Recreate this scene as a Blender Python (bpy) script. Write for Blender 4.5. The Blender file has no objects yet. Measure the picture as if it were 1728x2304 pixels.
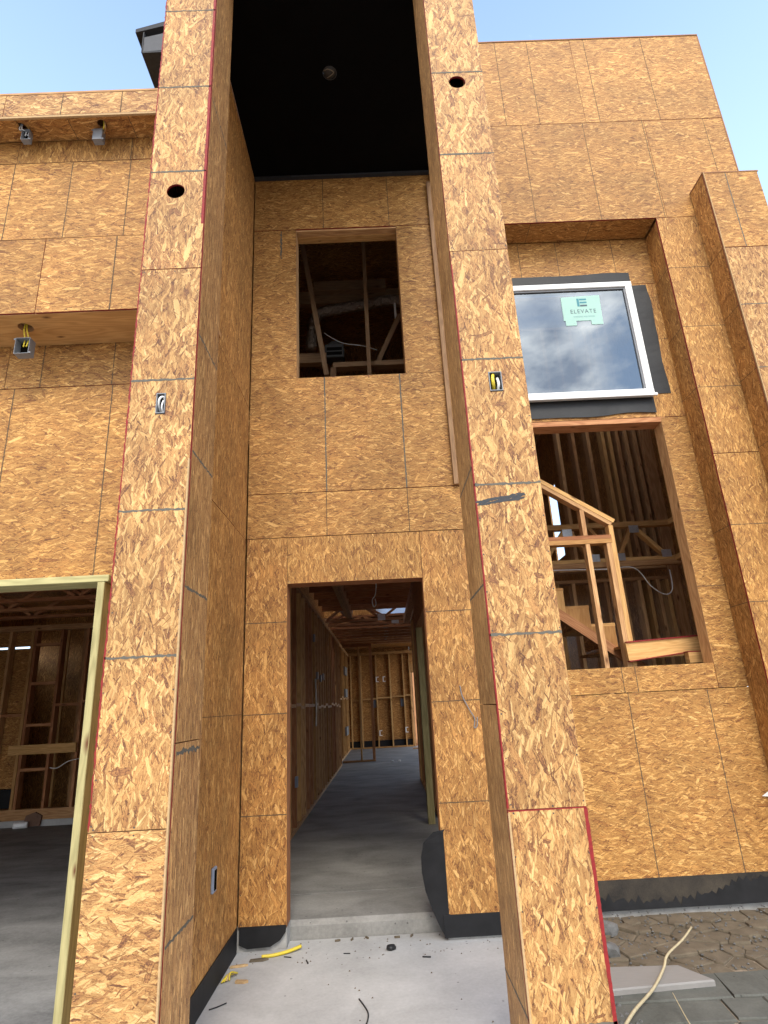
import bpy, bmesh, math, random
from mathutils import Vector, Matrix
random.seed(11)
R = math.radians
scene = bpy.context.scene
COL = scene.collection

# ------------------------------------------------------------------ camera, sky, sun, exposure
EYE = 1.28                                   # camera height above the house floor; z below is measured from the eye
cam_d = bpy.data.cameras.new('camera'); cam = bpy.data.objects.new('camera', cam_d); COL.objects.link(cam)
scene.camera = cam
cam_d.sensor_fit = 'VERTICAL'; cam_d.sensor_height = 24.0; cam_d.lens = 24.0 * 1326.35 / 2304.0
cam_d.clip_start = 0.05; cam_d.clip_end = 3000
YAW, PITCH, ROLL = 0.01543, 0.31540, -0.05246
fw = Vector((math.sin(YAW) * math.cos(PITCH), math.cos(YAW) * math.cos(PITCH), math.sin(PITCH)))
rt = Vector((math.cos(YAW), -math.sin(YAW), 0)); up = rt.cross(fw)
rt2 = rt * math.cos(ROLL) + up * math.sin(ROLL); up2 = up * math.cos(ROLL) - rt * math.sin(ROLL)
m = Matrix((rt2, up2, -fw)).transposed().to_4x4(); m.translation = (0, 0, EYE)
cam.matrix_world = m

SUN_EL, SUN_AZ = R(46), R(6)               # the sun stands behind the camera, a little to its right
world = bpy.data.worlds.new('World'); scene.world = world; world.use_nodes = True
nt = world.node_tree; nt.nodes.clear()
wo = nt.nodes.new('ShaderNodeOutputWorld'); bg = nt.nodes.new('ShaderNodeBackground')
sky = nt.nodes.new('ShaderNodeTexSky'); sky.sky_type = 'NISHITA'; sky.sun_disc = False
sky.sun_elevation = SUN_EL; sky.sun_rotation = math.pi + SUN_AZ * -1; sky.air_density = 1.0; sky.dust_density = 0.6; sky.ozone_density = 0.5
tc = nt.nodes.new('ShaderNodeTexCoord')
mp = nt.nodes.new('ShaderNodeMapping'); mp.inputs['Scale'].default_value = (1.0, 1.0, 1.9); mp.inputs['Location'].default_value = (0.35, 0.2, 0.4)
n1 = nt.nodes.new('ShaderNodeTexNoise'); n1.inputs['Scale'].default_value = 3.4; n1.inputs['Detail'].default_value = 9; n1.inputs['Roughness'].default_value = 0.56; n1.inputs['Distortion'].default_value = 0.35
sep = nt.nodes.new('ShaderNodeSeparateXYZ'); bank = nt.nodes.new('ShaderNodeMapRange'); bank.inputs['From Min'].default_value = 0.30; bank.inputs['From Max'].default_value = -0.55; bank.inputs['To Min'].default_value = -0.16; bank.inputs['To Max'].default_value = 0.065
cadd = nt.nodes.new('ShaderNodeMath'); cadd.operation = 'ADD'
r1 = nt.nodes.new('ShaderNodeValToRGB'); r1.color_ramp.elements[0].position = 0.455; r1.color_ramp.elements[1].position = 0.60; r1.color_ramp.elements[0].color = (0, 0, 0, 1)
n2 = nt.nodes.new('ShaderNodeTexNoise'); n2.inputs['Scale'].default_value = 6.0; n2.inputs['Detail'].default_value = 7
cr = nt.nodes.new('ShaderNodeValToRGB')
cr.color_ramp.elements[0].position = 0.40; cr.color_ramp.elements[0].color = (3.2, 3.6, 4.4, 1)
cr.color_ramp.elements[1].position = 0.62; cr.color_ramp.elements[1].color = (12.6, 12.2, 11.6, 1)
mx = nt.nodes.new('ShaderNodeMix'); mx.data_type = 'RGBA'
L = nt.links.new
L(tc.outputs['Generated'], mp.inputs['Vector']); L(mp.outputs[0], n1.inputs['Vector']); L(mp.outputs[0], n2.inputs['Vector'])
L(tc.outputs['Generated'], sep.inputs[0]); L(sep.outputs[1], bank.inputs[0]); L(n1.outputs[0], cadd.inputs[0]); L(bank.outputs[0], cadd.inputs[1]); L(cadd.outputs[0], r1.inputs[0]); L(n2.outputs[0], cr.inputs[0])
L(r1.outputs[0], mx.inputs[0]); hz = nt.nodes.new('ShaderNodeMix'); hz.data_type = 'RGBA'; hz.inputs[7].default_value = (2.2, 3.0, 4.1, 1)
low = nt.nodes.new('ShaderNodeMapRange'); low.inputs['From Min'].default_value = 0.95; low.inputs['From Max'].default_value = 0.55; low.inputs['To Min'].default_value = 0.02; low.inputs['To Max'].default_value = 0.66
L(sep.outputs[2], low.inputs[0]); L(low.outputs[0], hz.inputs[0])
L(sky.outputs[0], hz.inputs[6]); L(hz.outputs[2], mx.inputs[6]); L(cr.outputs[0], mx.inputs[7])
L(mx.outputs[2], bg.inputs[0]); bg.inputs[1].default_value = 0.15
L(bg.outputs[0], wo.inputs[0])

sun_d = bpy.data.lights.new('sun', 'SUN'); sun_d.energy = 1.0; sun_d.angle = R(24); sun_d.color = (1.0, 0.92, 0.80)
sun = bpy.data.objects.new('sun', sun_d); COL.objects.link(sun); sun.location = (0, -10, 20)
sdir = Vector((math.sin(SUN_AZ) * math.cos(SUN_EL), -math.cos(SUN_AZ) * math.cos(SUN_EL), math.sin(SUN_EL)))
sun.rotation_euler = sdir.to_track_quat('Z', 'Y').to_euler()
scene.view_settings.view_transform = 'Standard'; scene.view_settings.look = 'None'
scene.view_settings.exposure = 1.55; scene.view_settings.gamma = 1.0; scene.view_settings.use_curve_mapping = False

# ------------------------------------------------------------------ node helpers
class NT:
    def __init__(s, tree): s.t = tree
    def n(s, typ, ins=None, **kw):
        nd = s.t.nodes.new(typ)
        for k, v in kw.items(): setattr(nd, k, v)
        for k, v in (ins or {}).items(): s.set(nd.inputs[k], v)
        return nd
    def set(s, sock, v):
        if hasattr(v, 'is_output'): s.t.links.new(v, sock)
        else: sock.default_value = v
    def m(s, op, a, b=None, c=None, clamp=False):
        nd = s.t.nodes.new('ShaderNodeMath'); nd.operation = op; nd.use_clamp = clamp
        for i, v in enumerate((a, b, c)):
            if v is not None: s.set(nd.inputs[i], v)
        return nd.outputs[0]
    def v(s, op, a, b=None):
        nd = s.t.nodes.new('ShaderNodeVectorMath'); nd.operation = op
        s.set(nd.inputs[0], a)
        if b is not None: s.set(nd.inputs[1], b)
        return nd.outputs[0]
    def ramp(s, fac, els, interp='LINEAR'):
        nd = s.t.nodes.new('ShaderNodeValToRGB'); nd.color_ramp.interpolation = interp
        e = nd.color_ramp.elements
        while len(e) < len(els): e.new(0.5)
        for x, (p, c) in zip(e, els): x.position = p; x.color = (*c, 1)
        s.set(nd.inputs[0], fac); return nd.outputs[0]
    def mixc(s, f, a, b, mode='MIX'):
        nd = s.t.nodes.new('ShaderNodeMix'); nd.data_type = 'RGBA'; nd.blend_type = mode
        s.set(nd.inputs[0], f); s.set(nd.inputs[6], a); s.set(nd.inputs[7], b); return nd.outputs[2]
    def mixf(s, f, a, b):
        nd = s.t.nodes.new('ShaderNodeMix'); nd.data_type = 'FLOAT'
        s.set(nd.inputs[0], f); s.set(nd.inputs[2], a); s.set(nd.inputs[3], b); return nd.outputs[0]
    def noise(s, vec, scale, detail=2, rough=0.5, dim='3D', out=0, dist=0.0):
        nd = s.n('ShaderNodeTexNoise', {'Scale': scale, 'Detail': detail, 'Roughness': rough, 'Distortion': dist}, noise_dimensions=dim)
        s.set(nd.inputs['Vector'], vec); return nd.outputs[out]

def new_mat(name):
    mt = bpy.data.materials.new(name); mt.use_nodes = True; mt.node_tree.nodes.clear()
    t = NT(mt.node_tree); o = t.n('ShaderNodeOutputMaterial'); b = t.n('ShaderNodeBsdfPrincipled')
    t.t.links.new(b.outputs[0], o.inputs[0]); return mt, t, b, o

def bump(t, b, h, dist, strength=1.0):
    nd = t.n('ShaderNodeBump', {'Height': h, 'Distance': dist, 'Strength': strength}); t.set(b.inputs['Normal'], nd.outputs[0])

def simple(name, col, rough=0.6, var=0.15, scale=30, metal=0.0, bmp=0.0, spec=0.4, stretch=None):
    mt, t, b, o = new_mat(name)
    pos = t.n('ShaderNodeNewGeometry').outputs['Position']
    if stretch: pos = t.v('MULTIPLY', pos, stretch)
    f = t.noise(pos, scale, 5, 0.6)
    c = t.ramp(f, [(0.25, tuple(x * (1 - var) for x in col)), (0.75, tuple(min(1, x * (1 + var)) for x in col))])
    t.set(b.inputs['Base Color'], c); b.inputs['Roughness'].default_value = rough; b.inputs['Metallic'].default_value = metal
    b.inputs['Specular IOR Level'].default_value = spec
    if bmp: bump(t, b, f, bmp)
    return mt

# one layer of wood strands: every cell holds one strand, turned by its own angle
sg = bpy.data.node_groups.new('strand_layer', 'ShaderNodeTree')
for nm, ty in (('UV', 'NodeSocketVector'), ('Seed', 'NodeSocketVector'), ('Freq', 'NodeSocketFloat'), ('Spread', 'NodeSocketFloat'), ('Len', 'NodeSocketFloat'), ('Wid', 'NodeSocketFloat'), ('Prob', 'NodeSocketFloat'), ('Wob', 'NodeSocketVector'), ('Tone', 'NodeSocketFloat'), ('Gx', 'NodeSocketFloat'), ('Gy', 'NodeSocketFloat'), ('Edge', 'NodeSocketFloat')):
    sg.interface.new_socket(name=nm, in_out='INPUT', socket_type=ty)
for nm in ('Tone', 'Gx', 'Gy', 'Edge', 'Mask'): sg.interface.new_socket(name=nm, in_out='OUTPUT', socket_type='NodeSocketFloat')
g = NT(sg); gi = g.n('NodeGroupInput').outputs; go = g.n('NodeGroupOutput')
fr = g.n('ShaderNodeCombineXYZ', {0: g.m('MULTIPLY', gi['Freq'], 0.5), 1: gi['Freq'], 2: 1.0}).outputs[0]
seq = g.n('ShaderNodeCombineXYZ', {0: g.m('MULTIPLY', gi['Tone'], 1e-6), 1: 0.0, 2: 0.0}).outputs[0]     # makes each layer wait for the one below it
vs = g.v('MULTIPLY', g.v('ADD', g.v('ADD', gi['UV'], gi['Seed']), seq), fr)
vo = g.n('ShaderNodeTexVoronoi', {'Vector': vs, 'Scale': 1.0}, voronoi_dimensions='2D', feature='F1')
loc = g.v('DIVIDE', g.v('SUBTRACT', vs, vo.outputs['Position']), fr)
sc = g.n('ShaderNodeSeparateColor', {0: vo.outputs['Color']}).outputs
ang = g.m('MULTIPLY', g.m('SUBTRACT', sc[0], 0.5), gi['Spread'])
ro = g.n('ShaderNodeVectorRotate', {'Vector': loc, 'Angle': ang}, rotation_type='Z_AXIS')
sl = g.n('ShaderNodeSeparateXYZ', {0: ro.outputs[0]}).outputs
wb = g.n('ShaderNodeSeparateXYZ', {0: gi['Wob']}).outputs
ly = g.m('ADD', sl[1], g.m('MULTIPLY', g.m('SUBTRACT', wb[0], 0.5), g.m('MULTIPLY', gi['Wid'], 0.7)))
lx = g.m('ADD', sl[0], g.m('MULTIPLY', g.m('SUBTRACT', wb[1], 0.5), g.m('MULTIPLY', gi['Len'], 0.25)))
hl = g.m('MULTIPLY', gi['Len'], g.m('ADD', 0.22, g.m('MULTIPLY', sc[1], 0.5)))
hw = g.m('MULTIPLY', gi['Wid'], g.m('ADD', 0.16, g.m('MULTIPLY', sc[2], 0.5)))
tap = g.m('SUBTRACT', 1.0, g.m('MULTIPLY', g.m('POWER', g.m('MINIMUM', g.m('DIVIDE', g.m('ABSOLUTE', lx), hl), 1.0), 3.0), g.m('FRACT', g.m('MULTIPLY', sc[2], 9.1))))
d = g.m('MINIMUM', g.m('SUBTRACT', hl, g.m('ABSOLUTE', lx)), g.m('SUBTRACT', g.m('MULTIPLY', hw, tap), g.m('ABSOLUTE', ly)))
pres = g.m('LESS_THAN', g.m('FRACT', g.m('ADD', g.m('MULTIPLY', sc[0], 17.13), g.m('MULTIPLY', sc[1], 7.7))), gi['Prob'])
mask = g.m('MULTIPLY', g.m('DIVIDE', d, 0.0008, clamp=True), pres)
tone = g.m('FRACT', g.m('ADD', g.m('MULTIPLY', sc[2], 23.7), g.m('MULTIPLY', sc[0], 5.3)))
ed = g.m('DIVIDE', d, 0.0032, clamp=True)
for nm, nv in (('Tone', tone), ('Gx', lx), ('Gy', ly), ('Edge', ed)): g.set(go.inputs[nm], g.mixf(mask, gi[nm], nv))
g.set(go.inputs['Mask'], mask)

def osb(name, ramp, size=1.0, spread=1.0, layers=8, stain=0.2, rough=0.62):
    mt, t, b, o = new_mat(name)
    uv = t.n('ShaderNodeUVMap').outputs[0]
    uv = t.n('ShaderNodeVectorMath', {0: uv, 1: (1, 1, 0)}, operation='MULTIPLY').outputs[0]
    rnd = t.n('ShaderNodeObjectInfo').outputs['Random']
    off = t.n('ShaderNodeCombineXYZ', {0: t.m('MULTIPLY', rnd, 71.3), 1: t.m('MULTIPLY', t.m('FRACT', t.m('MULTIPLY', rnd, 19.7)), 53.1), 2: 0.0}).outputs[0]
    uv = t.v('ADD', uv, off)
    wob = t.noise(uv, 55, 3, 0.55, '2D', out=1)
    su = t.v('MULTIPLY', uv, (9.0, 60.0, 0))
    base = t.noise(su, 1.0, 3, 0.6, '2D')
    sxy = t.n('ShaderNodeSeparateXYZ', {0: uv}).outputs
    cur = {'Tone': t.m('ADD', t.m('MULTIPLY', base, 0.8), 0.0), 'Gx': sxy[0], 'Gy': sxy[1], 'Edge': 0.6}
    spec = [(17, 1.5, .15, .030, .9), (19, 1.2, .12, .022, .9), (17, .9, .15, .016, .9), (21, 1.2, .10, .020, .85), (20, 1.7, .12, .026, .7), (24, .8, .11, .012, .85),
            (18, 1.3, .14, .019, .7), (28, 1.1, .08, .010, .8), (16, 2.2, .11, .022, .35), (26, 1.5, .07, .009, .7), (30, .9, .06, .007, .7), (12, .9, .17, .028, .22)]
    for i, (f, sp, ln, wd, pb) in enumerate(spec[-layers:]):
        nd = t.n('ShaderNodeGroup', node_tree=sg)
        for k, v in dict(UV=uv, Seed=(i * 3.71 + 1.1, i * 5.13 + .3, 0), Freq=f / size, Spread=sp * spread, Len=ln * size, Wid=wd * size, Prob=pb, Wob=wob, **cur).items(): t.set(nd.inputs[k], v)
        cur = {k: nd.outputs[k] for k in ('Tone', 'Gx', 'Gy', 'Edge')}
    # thin dark slivers and the odd bark-brown flake lying on top
    for k, (f, sp, ln, wd, pb, dk) in enumerate(((24, 1.6, .075, .0045, .45, .16), (9, 2.4, .10, .026, .10, .05))):
        nd = t.n('ShaderNodeGroup', node_tree=sg)
        for q, v in dict(UV=uv, Seed=(k * 7.7 + 41.0, k * 3.3 + 17.0, 0), Freq=f / size, Spread=sp * spread, Len=ln * size, Wid=wd * size, Prob=pb, Wob=wob, **cur).items(): t.set(nd.inputs[q], v)
        tn_ = t.mixf(nd.outputs['Mask'], cur['Tone'], dk)
        cur = {q: nd.outputs[q] for q in ('Gx', 'Gy', 'Edge')}; cur['Tone'] = tn_
    gv = t.n('ShaderNodeCombineXYZ', {0: t.m('MULTIPLY', cur['Gx'], 14.0), 1: t.m('MULTIPLY', cur['Gy'], 330.0), 2: t.m('MULTIPLY', cur['Tone'], 40.0)}).outputs[0]
    grain = t.noise(gv, 1.0, 3, 0.6)
    tn = t.m('ADD', t.m('ADD', 0.11, t.m('MULTIPLY', cur['Tone'], 0.68)), t.m('MULTIPLY', t.m('SUBTRACT', grain, 0.5), 0.80), clamp=True)
    wv = t.v('ADD', t.v('MULTIPLY', uv, (16.0, 150.0, 0)), t.v('MULTIPLY', wob, (2.5, 5.0, 0)))
    fib = t.ramp(t.noise(wv, 1.0, 4, 0.65, '2D'), [(0.36, (0, 0, 0)), (0.50, (1, 1, 1))])
    tn = t.m('SUBTRACT', tn, t.m('MULTIPLY', t.m('SUBTRACT', 1.0, fib), 0.25), clamp=True)
    col = t.ramp(tn, ramp)
    big = t.noise(uv, 2.2, 4, 0.6, '2D')
    col = t.mixc(1.0, col, t.ramp(big, [(0.3, (1 - stain,) * 3), (0.7, (1 + stain * .5,) * 3)]), 'MULTIPLY')
    col = t.mixc(1.0, col, t.ramp(t.m('FRACT', t.m('MULTIPLY', rnd, 7.31)), [(0, (.88, .865, .84)), (.5, (1.0, .985, .955)), (1, (1.06, 1.06, 1.07))]), 'MULTIPLY')
    edc = t.m('ADD', 0.50, t.m('MULTIPLY', cur['Edge'], 0.50))  # darkens strand edges in the base colour, as shade in their crevices
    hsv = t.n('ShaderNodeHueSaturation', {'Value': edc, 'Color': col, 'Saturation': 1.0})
    t.set(b.inputs['Base Color'], hsv.outputs[0])
    b.inputs['Roughness'].default_value = rough; b.inputs['Specular IOR Level'].default_value = 0.3
    bump(t, b, t.noise(t.v('MULTIPLY', uv, (45.0, 150.0, 0)), 1.0, 2, 0.6, '2D'), 0.0016, 0.7)
    return mt

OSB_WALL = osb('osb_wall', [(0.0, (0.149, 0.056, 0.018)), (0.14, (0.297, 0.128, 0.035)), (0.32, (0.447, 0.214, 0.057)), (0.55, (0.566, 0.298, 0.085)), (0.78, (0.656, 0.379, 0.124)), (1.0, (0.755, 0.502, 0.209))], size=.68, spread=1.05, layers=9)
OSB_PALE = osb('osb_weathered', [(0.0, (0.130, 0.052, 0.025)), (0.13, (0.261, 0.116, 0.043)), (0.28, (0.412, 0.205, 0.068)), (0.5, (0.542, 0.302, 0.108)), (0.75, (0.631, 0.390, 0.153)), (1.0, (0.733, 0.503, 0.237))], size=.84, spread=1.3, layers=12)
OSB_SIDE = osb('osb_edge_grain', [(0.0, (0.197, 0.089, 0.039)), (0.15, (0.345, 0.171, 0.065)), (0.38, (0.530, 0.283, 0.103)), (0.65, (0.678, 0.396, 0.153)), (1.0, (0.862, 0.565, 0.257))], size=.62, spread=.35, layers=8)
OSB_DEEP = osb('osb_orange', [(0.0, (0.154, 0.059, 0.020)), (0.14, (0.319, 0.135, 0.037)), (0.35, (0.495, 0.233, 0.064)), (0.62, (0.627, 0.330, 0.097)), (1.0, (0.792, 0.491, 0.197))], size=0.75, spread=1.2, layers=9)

def lumber(name, c0, c1, knot=(.12, .05, .02), knots=0.5):
    mt, t, b, o = new_mat(name)
    uv = t.n('ShaderNodeUVMap').outputs[0]; rnd = t.n('ShaderNodeObjectInfo').outputs['Random']
    off = t.n('ShaderNodeCombineXYZ', {0: t.m('MULTIPLY', rnd, 37.7), 1: t.m('MULTIPLY', t.m('FRACT', t.m('MULTIPLY', rnd, 13.3)), 29.0), 2: 0.0}).outputs[0]
    p = t.v('ADD', uv, off)
    w = t.noise(t.v('MULTIPLY', p, (1.2, 9, 0)), 1.0, 2, 0.5, '2D')
    ring = t.m('SINE', t.m('ADD', t.m('MULTIPLY', w, 46.0), 0.0))
    fine = t.noise(t.v('MULTIPLY', p, (9, 420, 0)), 1.0, 3, 0.6, '2D')
    f = t.m('ADD', t.m('MULTIPLY', ring, 0.16), t.m('ADD', t.m('MULTIPLY', fine, 0.7), t.m('MULTIPLY', w, 0.25)), clamp=True)
    c = t.ramp(f, [(0.2, c0), (0.75, c1)])
    kv = t.n('ShaderNodeTexVoronoi', {'Vector': t.v('MULTIPLY', p, (2.3, 6.0, 0)), 'Scale': 1.0}, voronoi_dimensions='2D')
    kr = t.n('ShaderNodeSeparateColor', {0: kv.outputs['Color']}).outputs
    kd = t.m('DIVIDE', kv.outputs['Distance'], t.m('MULTIPLY', kr[0], 0.14))
    kf = t.m('MULTIPLY', t.m('LESS_THAN', kr[1], knots), t.m('SUBTRACT', 1.15, kd, clamp=True))
    c = t.mixc(kf, c, (*knot, 1))
    c = t.mixc(1.0, c, t.ramp(t.m('FRACT', t.m('MULTIPLY', rnd, 5.17)), [(0, (.74, .62, .53)), (.5, (1.0, .95, .90)), (1, (1.2, 1.18, 1.12))]), 'MULTIPLY')
    t.set(b.inputs['Base Color'], c); b.inputs['Roughness'].default_value = 0.68; b.inputs['Specular IOR Level'].default_value = 0.25
    bump(t, b, f, 0.0006, 0.5)
    return mt

PINE = lumber('pine_lumber', (.36, .19, .085), (.56, .35, .17))
PINE_RED = lumber('reddish_fir_lumber', (.30, .125, .055), (.47, .24, .115))
PINE_GOLD = lumber('golden_lumber', (.42, .235, .085), (.60, .37, .15), knots=0.35)
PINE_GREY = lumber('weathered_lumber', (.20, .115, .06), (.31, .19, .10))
TREATED = lumber('treated_lumber', (.27, .245, .115), (.42, .38, .19), knots=0.12)
RED_EDGE = simple('red_sealed_edge', (.21, .010, .010), 0.7, 0.3, 60)
BROWN_EDGE = simple('raw_osb_edge', (.27, .13, .06), 0.8, 0.35, 90, bmp=.0008)
LIGHT_EDGE = simple('pale_osb_edge', (.40, .26, .125), 0.8, 0.2, 90)
def ink(name, col):
    return simple(name, col, 0.85, 0.25, 120)
PENCIL = ink('printed_line', (.10, .062, .032)); MARKER = ink('grey_marker_line', (.105, .095, .075)); BLACKMARK = ink('black_marker', (.045, .047, .05))
MEMBRANE = simple('black_membrane', (.010, .010, .011), 0.62, 0.5, 9, bmp=.001, spec=.3)
CEILBLACK = simple('black_soffit_board', (.0035, .0032, .003), 0.95, 0.2, 6, spec=.05)
FELT = simple('dark_roof_felt', (.022, .023, .026), 0.75, 0.3, 20)
FELT_PALE = simple('grey_metal_fascia', (.035, .037, .042), 0.55, 0.2, 12)
FLASH = simple('charcoal_flashing', (.0085, .0088, .010), 0.55, 0.25, 14, bmp=.002)
VINYL = simple('white_vinyl', (.80, .80, .79), 0.35, 0.03, 8)
GREYPLASTIC = simple('grey_plastic_box', (.19, .20, .215), 0.45, 0.1, 20)
DIMGREY = simple('dark_grey_metal', (.045, .042, .038), 0.6, 0.2, 20); DIMTAN = simple('dull_tan_wire', (.16, .13, .09), 0.6, 0.2, 40)
BLUEPLASTIC = simple('blue_grey_plastic_box', (.20, .23, .29), 0.45, 0.1, 20)
DARK = simple('dark_hollow', (.008, .007, .006), 0.95, 0.2, 10, spec=0)
YELLOW = simple('yellow_cable_sheath', (.62, .47, .035), 0.42, 0.1, 40)
WHITEWIRE = simple('white_cable', (.72, .71, .68), 0.4, 0.05, 40)
BLACKWIRE = simple('black_wire', (.014, .014, .015), 0.45, 0.2, 40)
STEEL = simple('galvanised_plate', (.62, .64, .68), 0.35, 0.15, 40, metal=0.8)
CHIP = simple('wood_chip', (.50, .33, .16), 0.8, 0.3, 60)
STEM = simple('dry_stem', (.40, .33, .20), 0.75, 0.2, 40)
STONE = simple('grey_blue_stone', (.105, .103, .098), 0.7, 0.4, 26, bmp=.006)
CARD = simple('brown_cardboard', (.16, .09, .06), 0.85, 0.2, 20)
BOARD_PALE = simple('pale_grey_board', (.225, .213, .198), 0.7, 0.10, 6, stretch=(2, 30, 2))
def crossed(name, c0, c1, scale, rough=0.85, bmp=.002, stretch=(1, 1, 1)):
    mt, t, b, o = new_mat(name)
    pos = t.n('ShaderNodeNewGeometry').outputs['Position']
    a = t.noise(t.v('MULTIPLY', pos, stretch), scale, 8, 0.62, dist=0.4); f2 = t.noise(pos, scale * 22, 4, 0.7)
    f = t.m('ADD', t.m('MULTIPLY', a, 0.72), t.m('MULTIPLY', f2, 0.3))
    c = t.ramp(f, [(0.32, c0), (0.68, c1)])
    sp = t.n('ShaderNodeTexVoronoi', {'Vector': pos, 'Scale': 26.0})
    spc = t.n('ShaderNodeSeparateColor', {0: sp.outputs['Color']}).outputs
    sm = t.m('MULTIPLY', t.m('LESS_THAN', spc[0], 0.10), t.m('LESS_THAN', sp.outputs['Distance'], t.m('MULTIPLY', spc[1], 0.22)))
    c = t.mixc(t.m('MULTIPLY', sm, 0.6), c, tuple(x * .35 for x in c0) + (1,))
    t.set(b.inputs['Base Color'], c); b.inputs['Roughness'].default_value = rough; b.inputs['Specular IOR Level'].default_value = 0.3
    bump(t, b, f, bmp, 0.7); return mt
PORCH = crossed('pale_porch_concrete', (.31, .307, .297), (.48, .475, .462), 2.6)
FLOOR = crossed('trowelled_grey_concrete', (.135, .13, .12), (.32, .31, .285), 2.2, 0.75, .001, (.8, 1.3, 1))
GFLOOR = crossed('dark_garage_concrete', (.10, .10, .098), (.30, .297, .288), 2.4, 0.7, .001, (.7, 1.5, 1))
SOIL = crossed('dry_clay', (.082, .064, .043), (.165, .132, .09), 9, 0.95, .010)
SLAB = crossed('weathered_grey_slab', (.065, .066, .056), (.135, .135, .118), 3, 0.9, .002)
DIRT = crossed('bare_dirt', (.16, .125, .09), (.30, .24, .17), 3, 0.95, .01)
STONEWALL = crossed('rough_slab_edge', (.22, .215, .20), (.44, .43, .41), 9, 0.9, .006)
FENCEWOOD = lumber('cedar_fence', (.46, .24, .12), (.66, .40, .22))
DUST = crossed('dusty_membrane', (.009, .009, .010), (.060, .048, .034), 5, 0.8, .003)
FOIL, t, b, o = new_mat('foil_duct'); b.inputs['Base Color'].default_value = (.34, .27, .21, 1); b.inputs['Metallic'].default_value = 0.85; b.inputs['Roughness'].default_value = 0.3
bump(t, b, t.noise(t.n('ShaderNodeNewGeometry').outputs['Position'], 40, 4), 0.03)
GLASS, t, b, o = new_mat('reflective_window_glass')
gl = t.n('ShaderNodeBsdfGlossy', {'Color': (.86, .94, 1, 1), 'Roughness': 0.006}); tr = t.n('ShaderNodeBsdfTransparent', {'Color': (.30, .32, .34, 1)})
ms = t.n('ShaderNodeMixShader', {0: 0.185, 1: tr.outputs[0], 2: gl.outputs[0]}); t.set(o.inputs[0], ms.outputs[0])
WRAP, t, b, o = new_mat('translucent_house_wrap')
tl = t.n('ShaderNodeBsdfTranslucent', {'Color': (.80, .86, .95, 1)}); df = t.n('ShaderNodeBsdfDiffuse', {'Color': (.8, .84, .9, 1)})
nz = t.noise(t.n('ShaderNodeNewGeometry').outputs['Position'], 30, 5)
tp = t.n('ShaderNodeMixShader', {0: 0.7, 1: df.outputs[0], 2: tl.outputs[0]}); t.set(o.inputs[0], tp.outputs[0])
bump(t, b, nz, .01)
STICKER = simple('pale_teal_sticker', (.31, .50, .44), 0.6, 0.03, 5)
INKGREY = simple('dark_print', (.06, .09, .11), 0.6, 0.05, 5); INKTEAL = simple('teal_print', (.05, .22, .26), 0.6, 0.05, 5); INKMID = simple('grey_teal_print', (.16, .30, .32), 0.6, .05, 5)

# ------------------------------------------------------------------ object helpers (z is measured from the eye)
WP = {}
def link(o, wpos, parent=None):
    COL.objects.link(o); wpos = Vector(wpos); WP[o.name] = wpos
    if parent is not None:
        o.parent = parent; o.location = wpos - WP[parent.name]
    else:
        o.location = wpos + Vector((0, 0, EYE))
    return o
def thing(name, label, cat, loc, group=None):
    o = bpy.data.objects.new(name, None); o.empty_display_size = .1
    link(o, loc); o['label'] = label; o['category'] = cat
    if group: o['group'] = group
    return o
def tag(o, label, cat, group=None):
    o['label'] = label; o['category'] = cat
    if group: o['group'] = group
    return o
def struct(o): o['kind'] = 'structure'; return o
def mk(name, verts, faces, mats, parent=None, fmat=None, uv=None, smooth=False):
    vs = [Vector(v) for v in verts]
    lo = Vector([min(v[i] for v in vs) for i in range(3)]); hi = Vector([max(v[i] for v in vs) for i in range(3)])
    c = (lo + hi) / 2; c.z = c.z if parent is not None else lo.z
    me = bpy.data.meshes.new(name); me.from_pydata([v - c for v in vs], [], faces)
    for mt in (mats if isinstance(mats, (list, tuple)) else [mats]): me.materials.append(mt)
    if fmat: me.polygons.foreach_set('material_index', fmat)
    l = me.uv_layers.new(name='UVMap'); ext = hi - lo
    ax = max(range(3), key=lambda i: ext[i])
    for p in me.polygons:
        if uv is None:
            n = p.normal; k = max(range(3), key=lambda i: abs(n[i]))
            oth = [i for i in range(3) if i != k]
            a = ax if ax in oth else oth[0]; bb = [i for i in oth if i != a][0]
        for li in p.loop_indices:
            v = vs[me.loops[li].vertex_index]
            l.data[li].uv = uv(v) if uv else (v[a], v[bb] + k * .7 + (.31 if n[k] > 0 else 0))
    if smooth: me.polygons.foreach_set('use_smooth', [True] * len(me.polygons))
    me.update()
    return link(bpy.data.objects.new(name, me), c, parent)
BF = [(0, 3, 2, 1), (4, 5, 6, 7), (0, 1, 5, 4), (2, 3, 7, 6), (1, 2, 6, 5), (3, 0, 4, 7)]
def box(name, x0, x1, y0, y1, z0, z1, mat, parent=None, bev=0.0):
    v = [(x0, y0, z0), (x1, y0, z0), (x1, y1, z0), (x0, y1, z0), (x0, y0, z1), (x1, y0, z1), (x1, y1, z1), (x0, y1, z1)]
    if bev:
        bm = bmesh.new(); vv = [bm.verts.new(p) for p in v]
        for f in BF: bm.faces.new([vv[i] for i in f])
        bmesh.ops.bevel(bm, geom=list(bm.edges), offset=bev, segments=1, affect='EDGES')
        bm.verts.ensure_lookup_table(); v = [tuple(q.co) for q in bm.verts]; fs = [[q.index for q in f.verts] for f in bm.faces]
        bm.verts.index_update(); fs = [[q.index for q in f.verts] for f in bm.faces]; bm.free()
        return mk(name, v, fs, mat, parent)
    return mk(name, v, BF, mat, parent)
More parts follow.
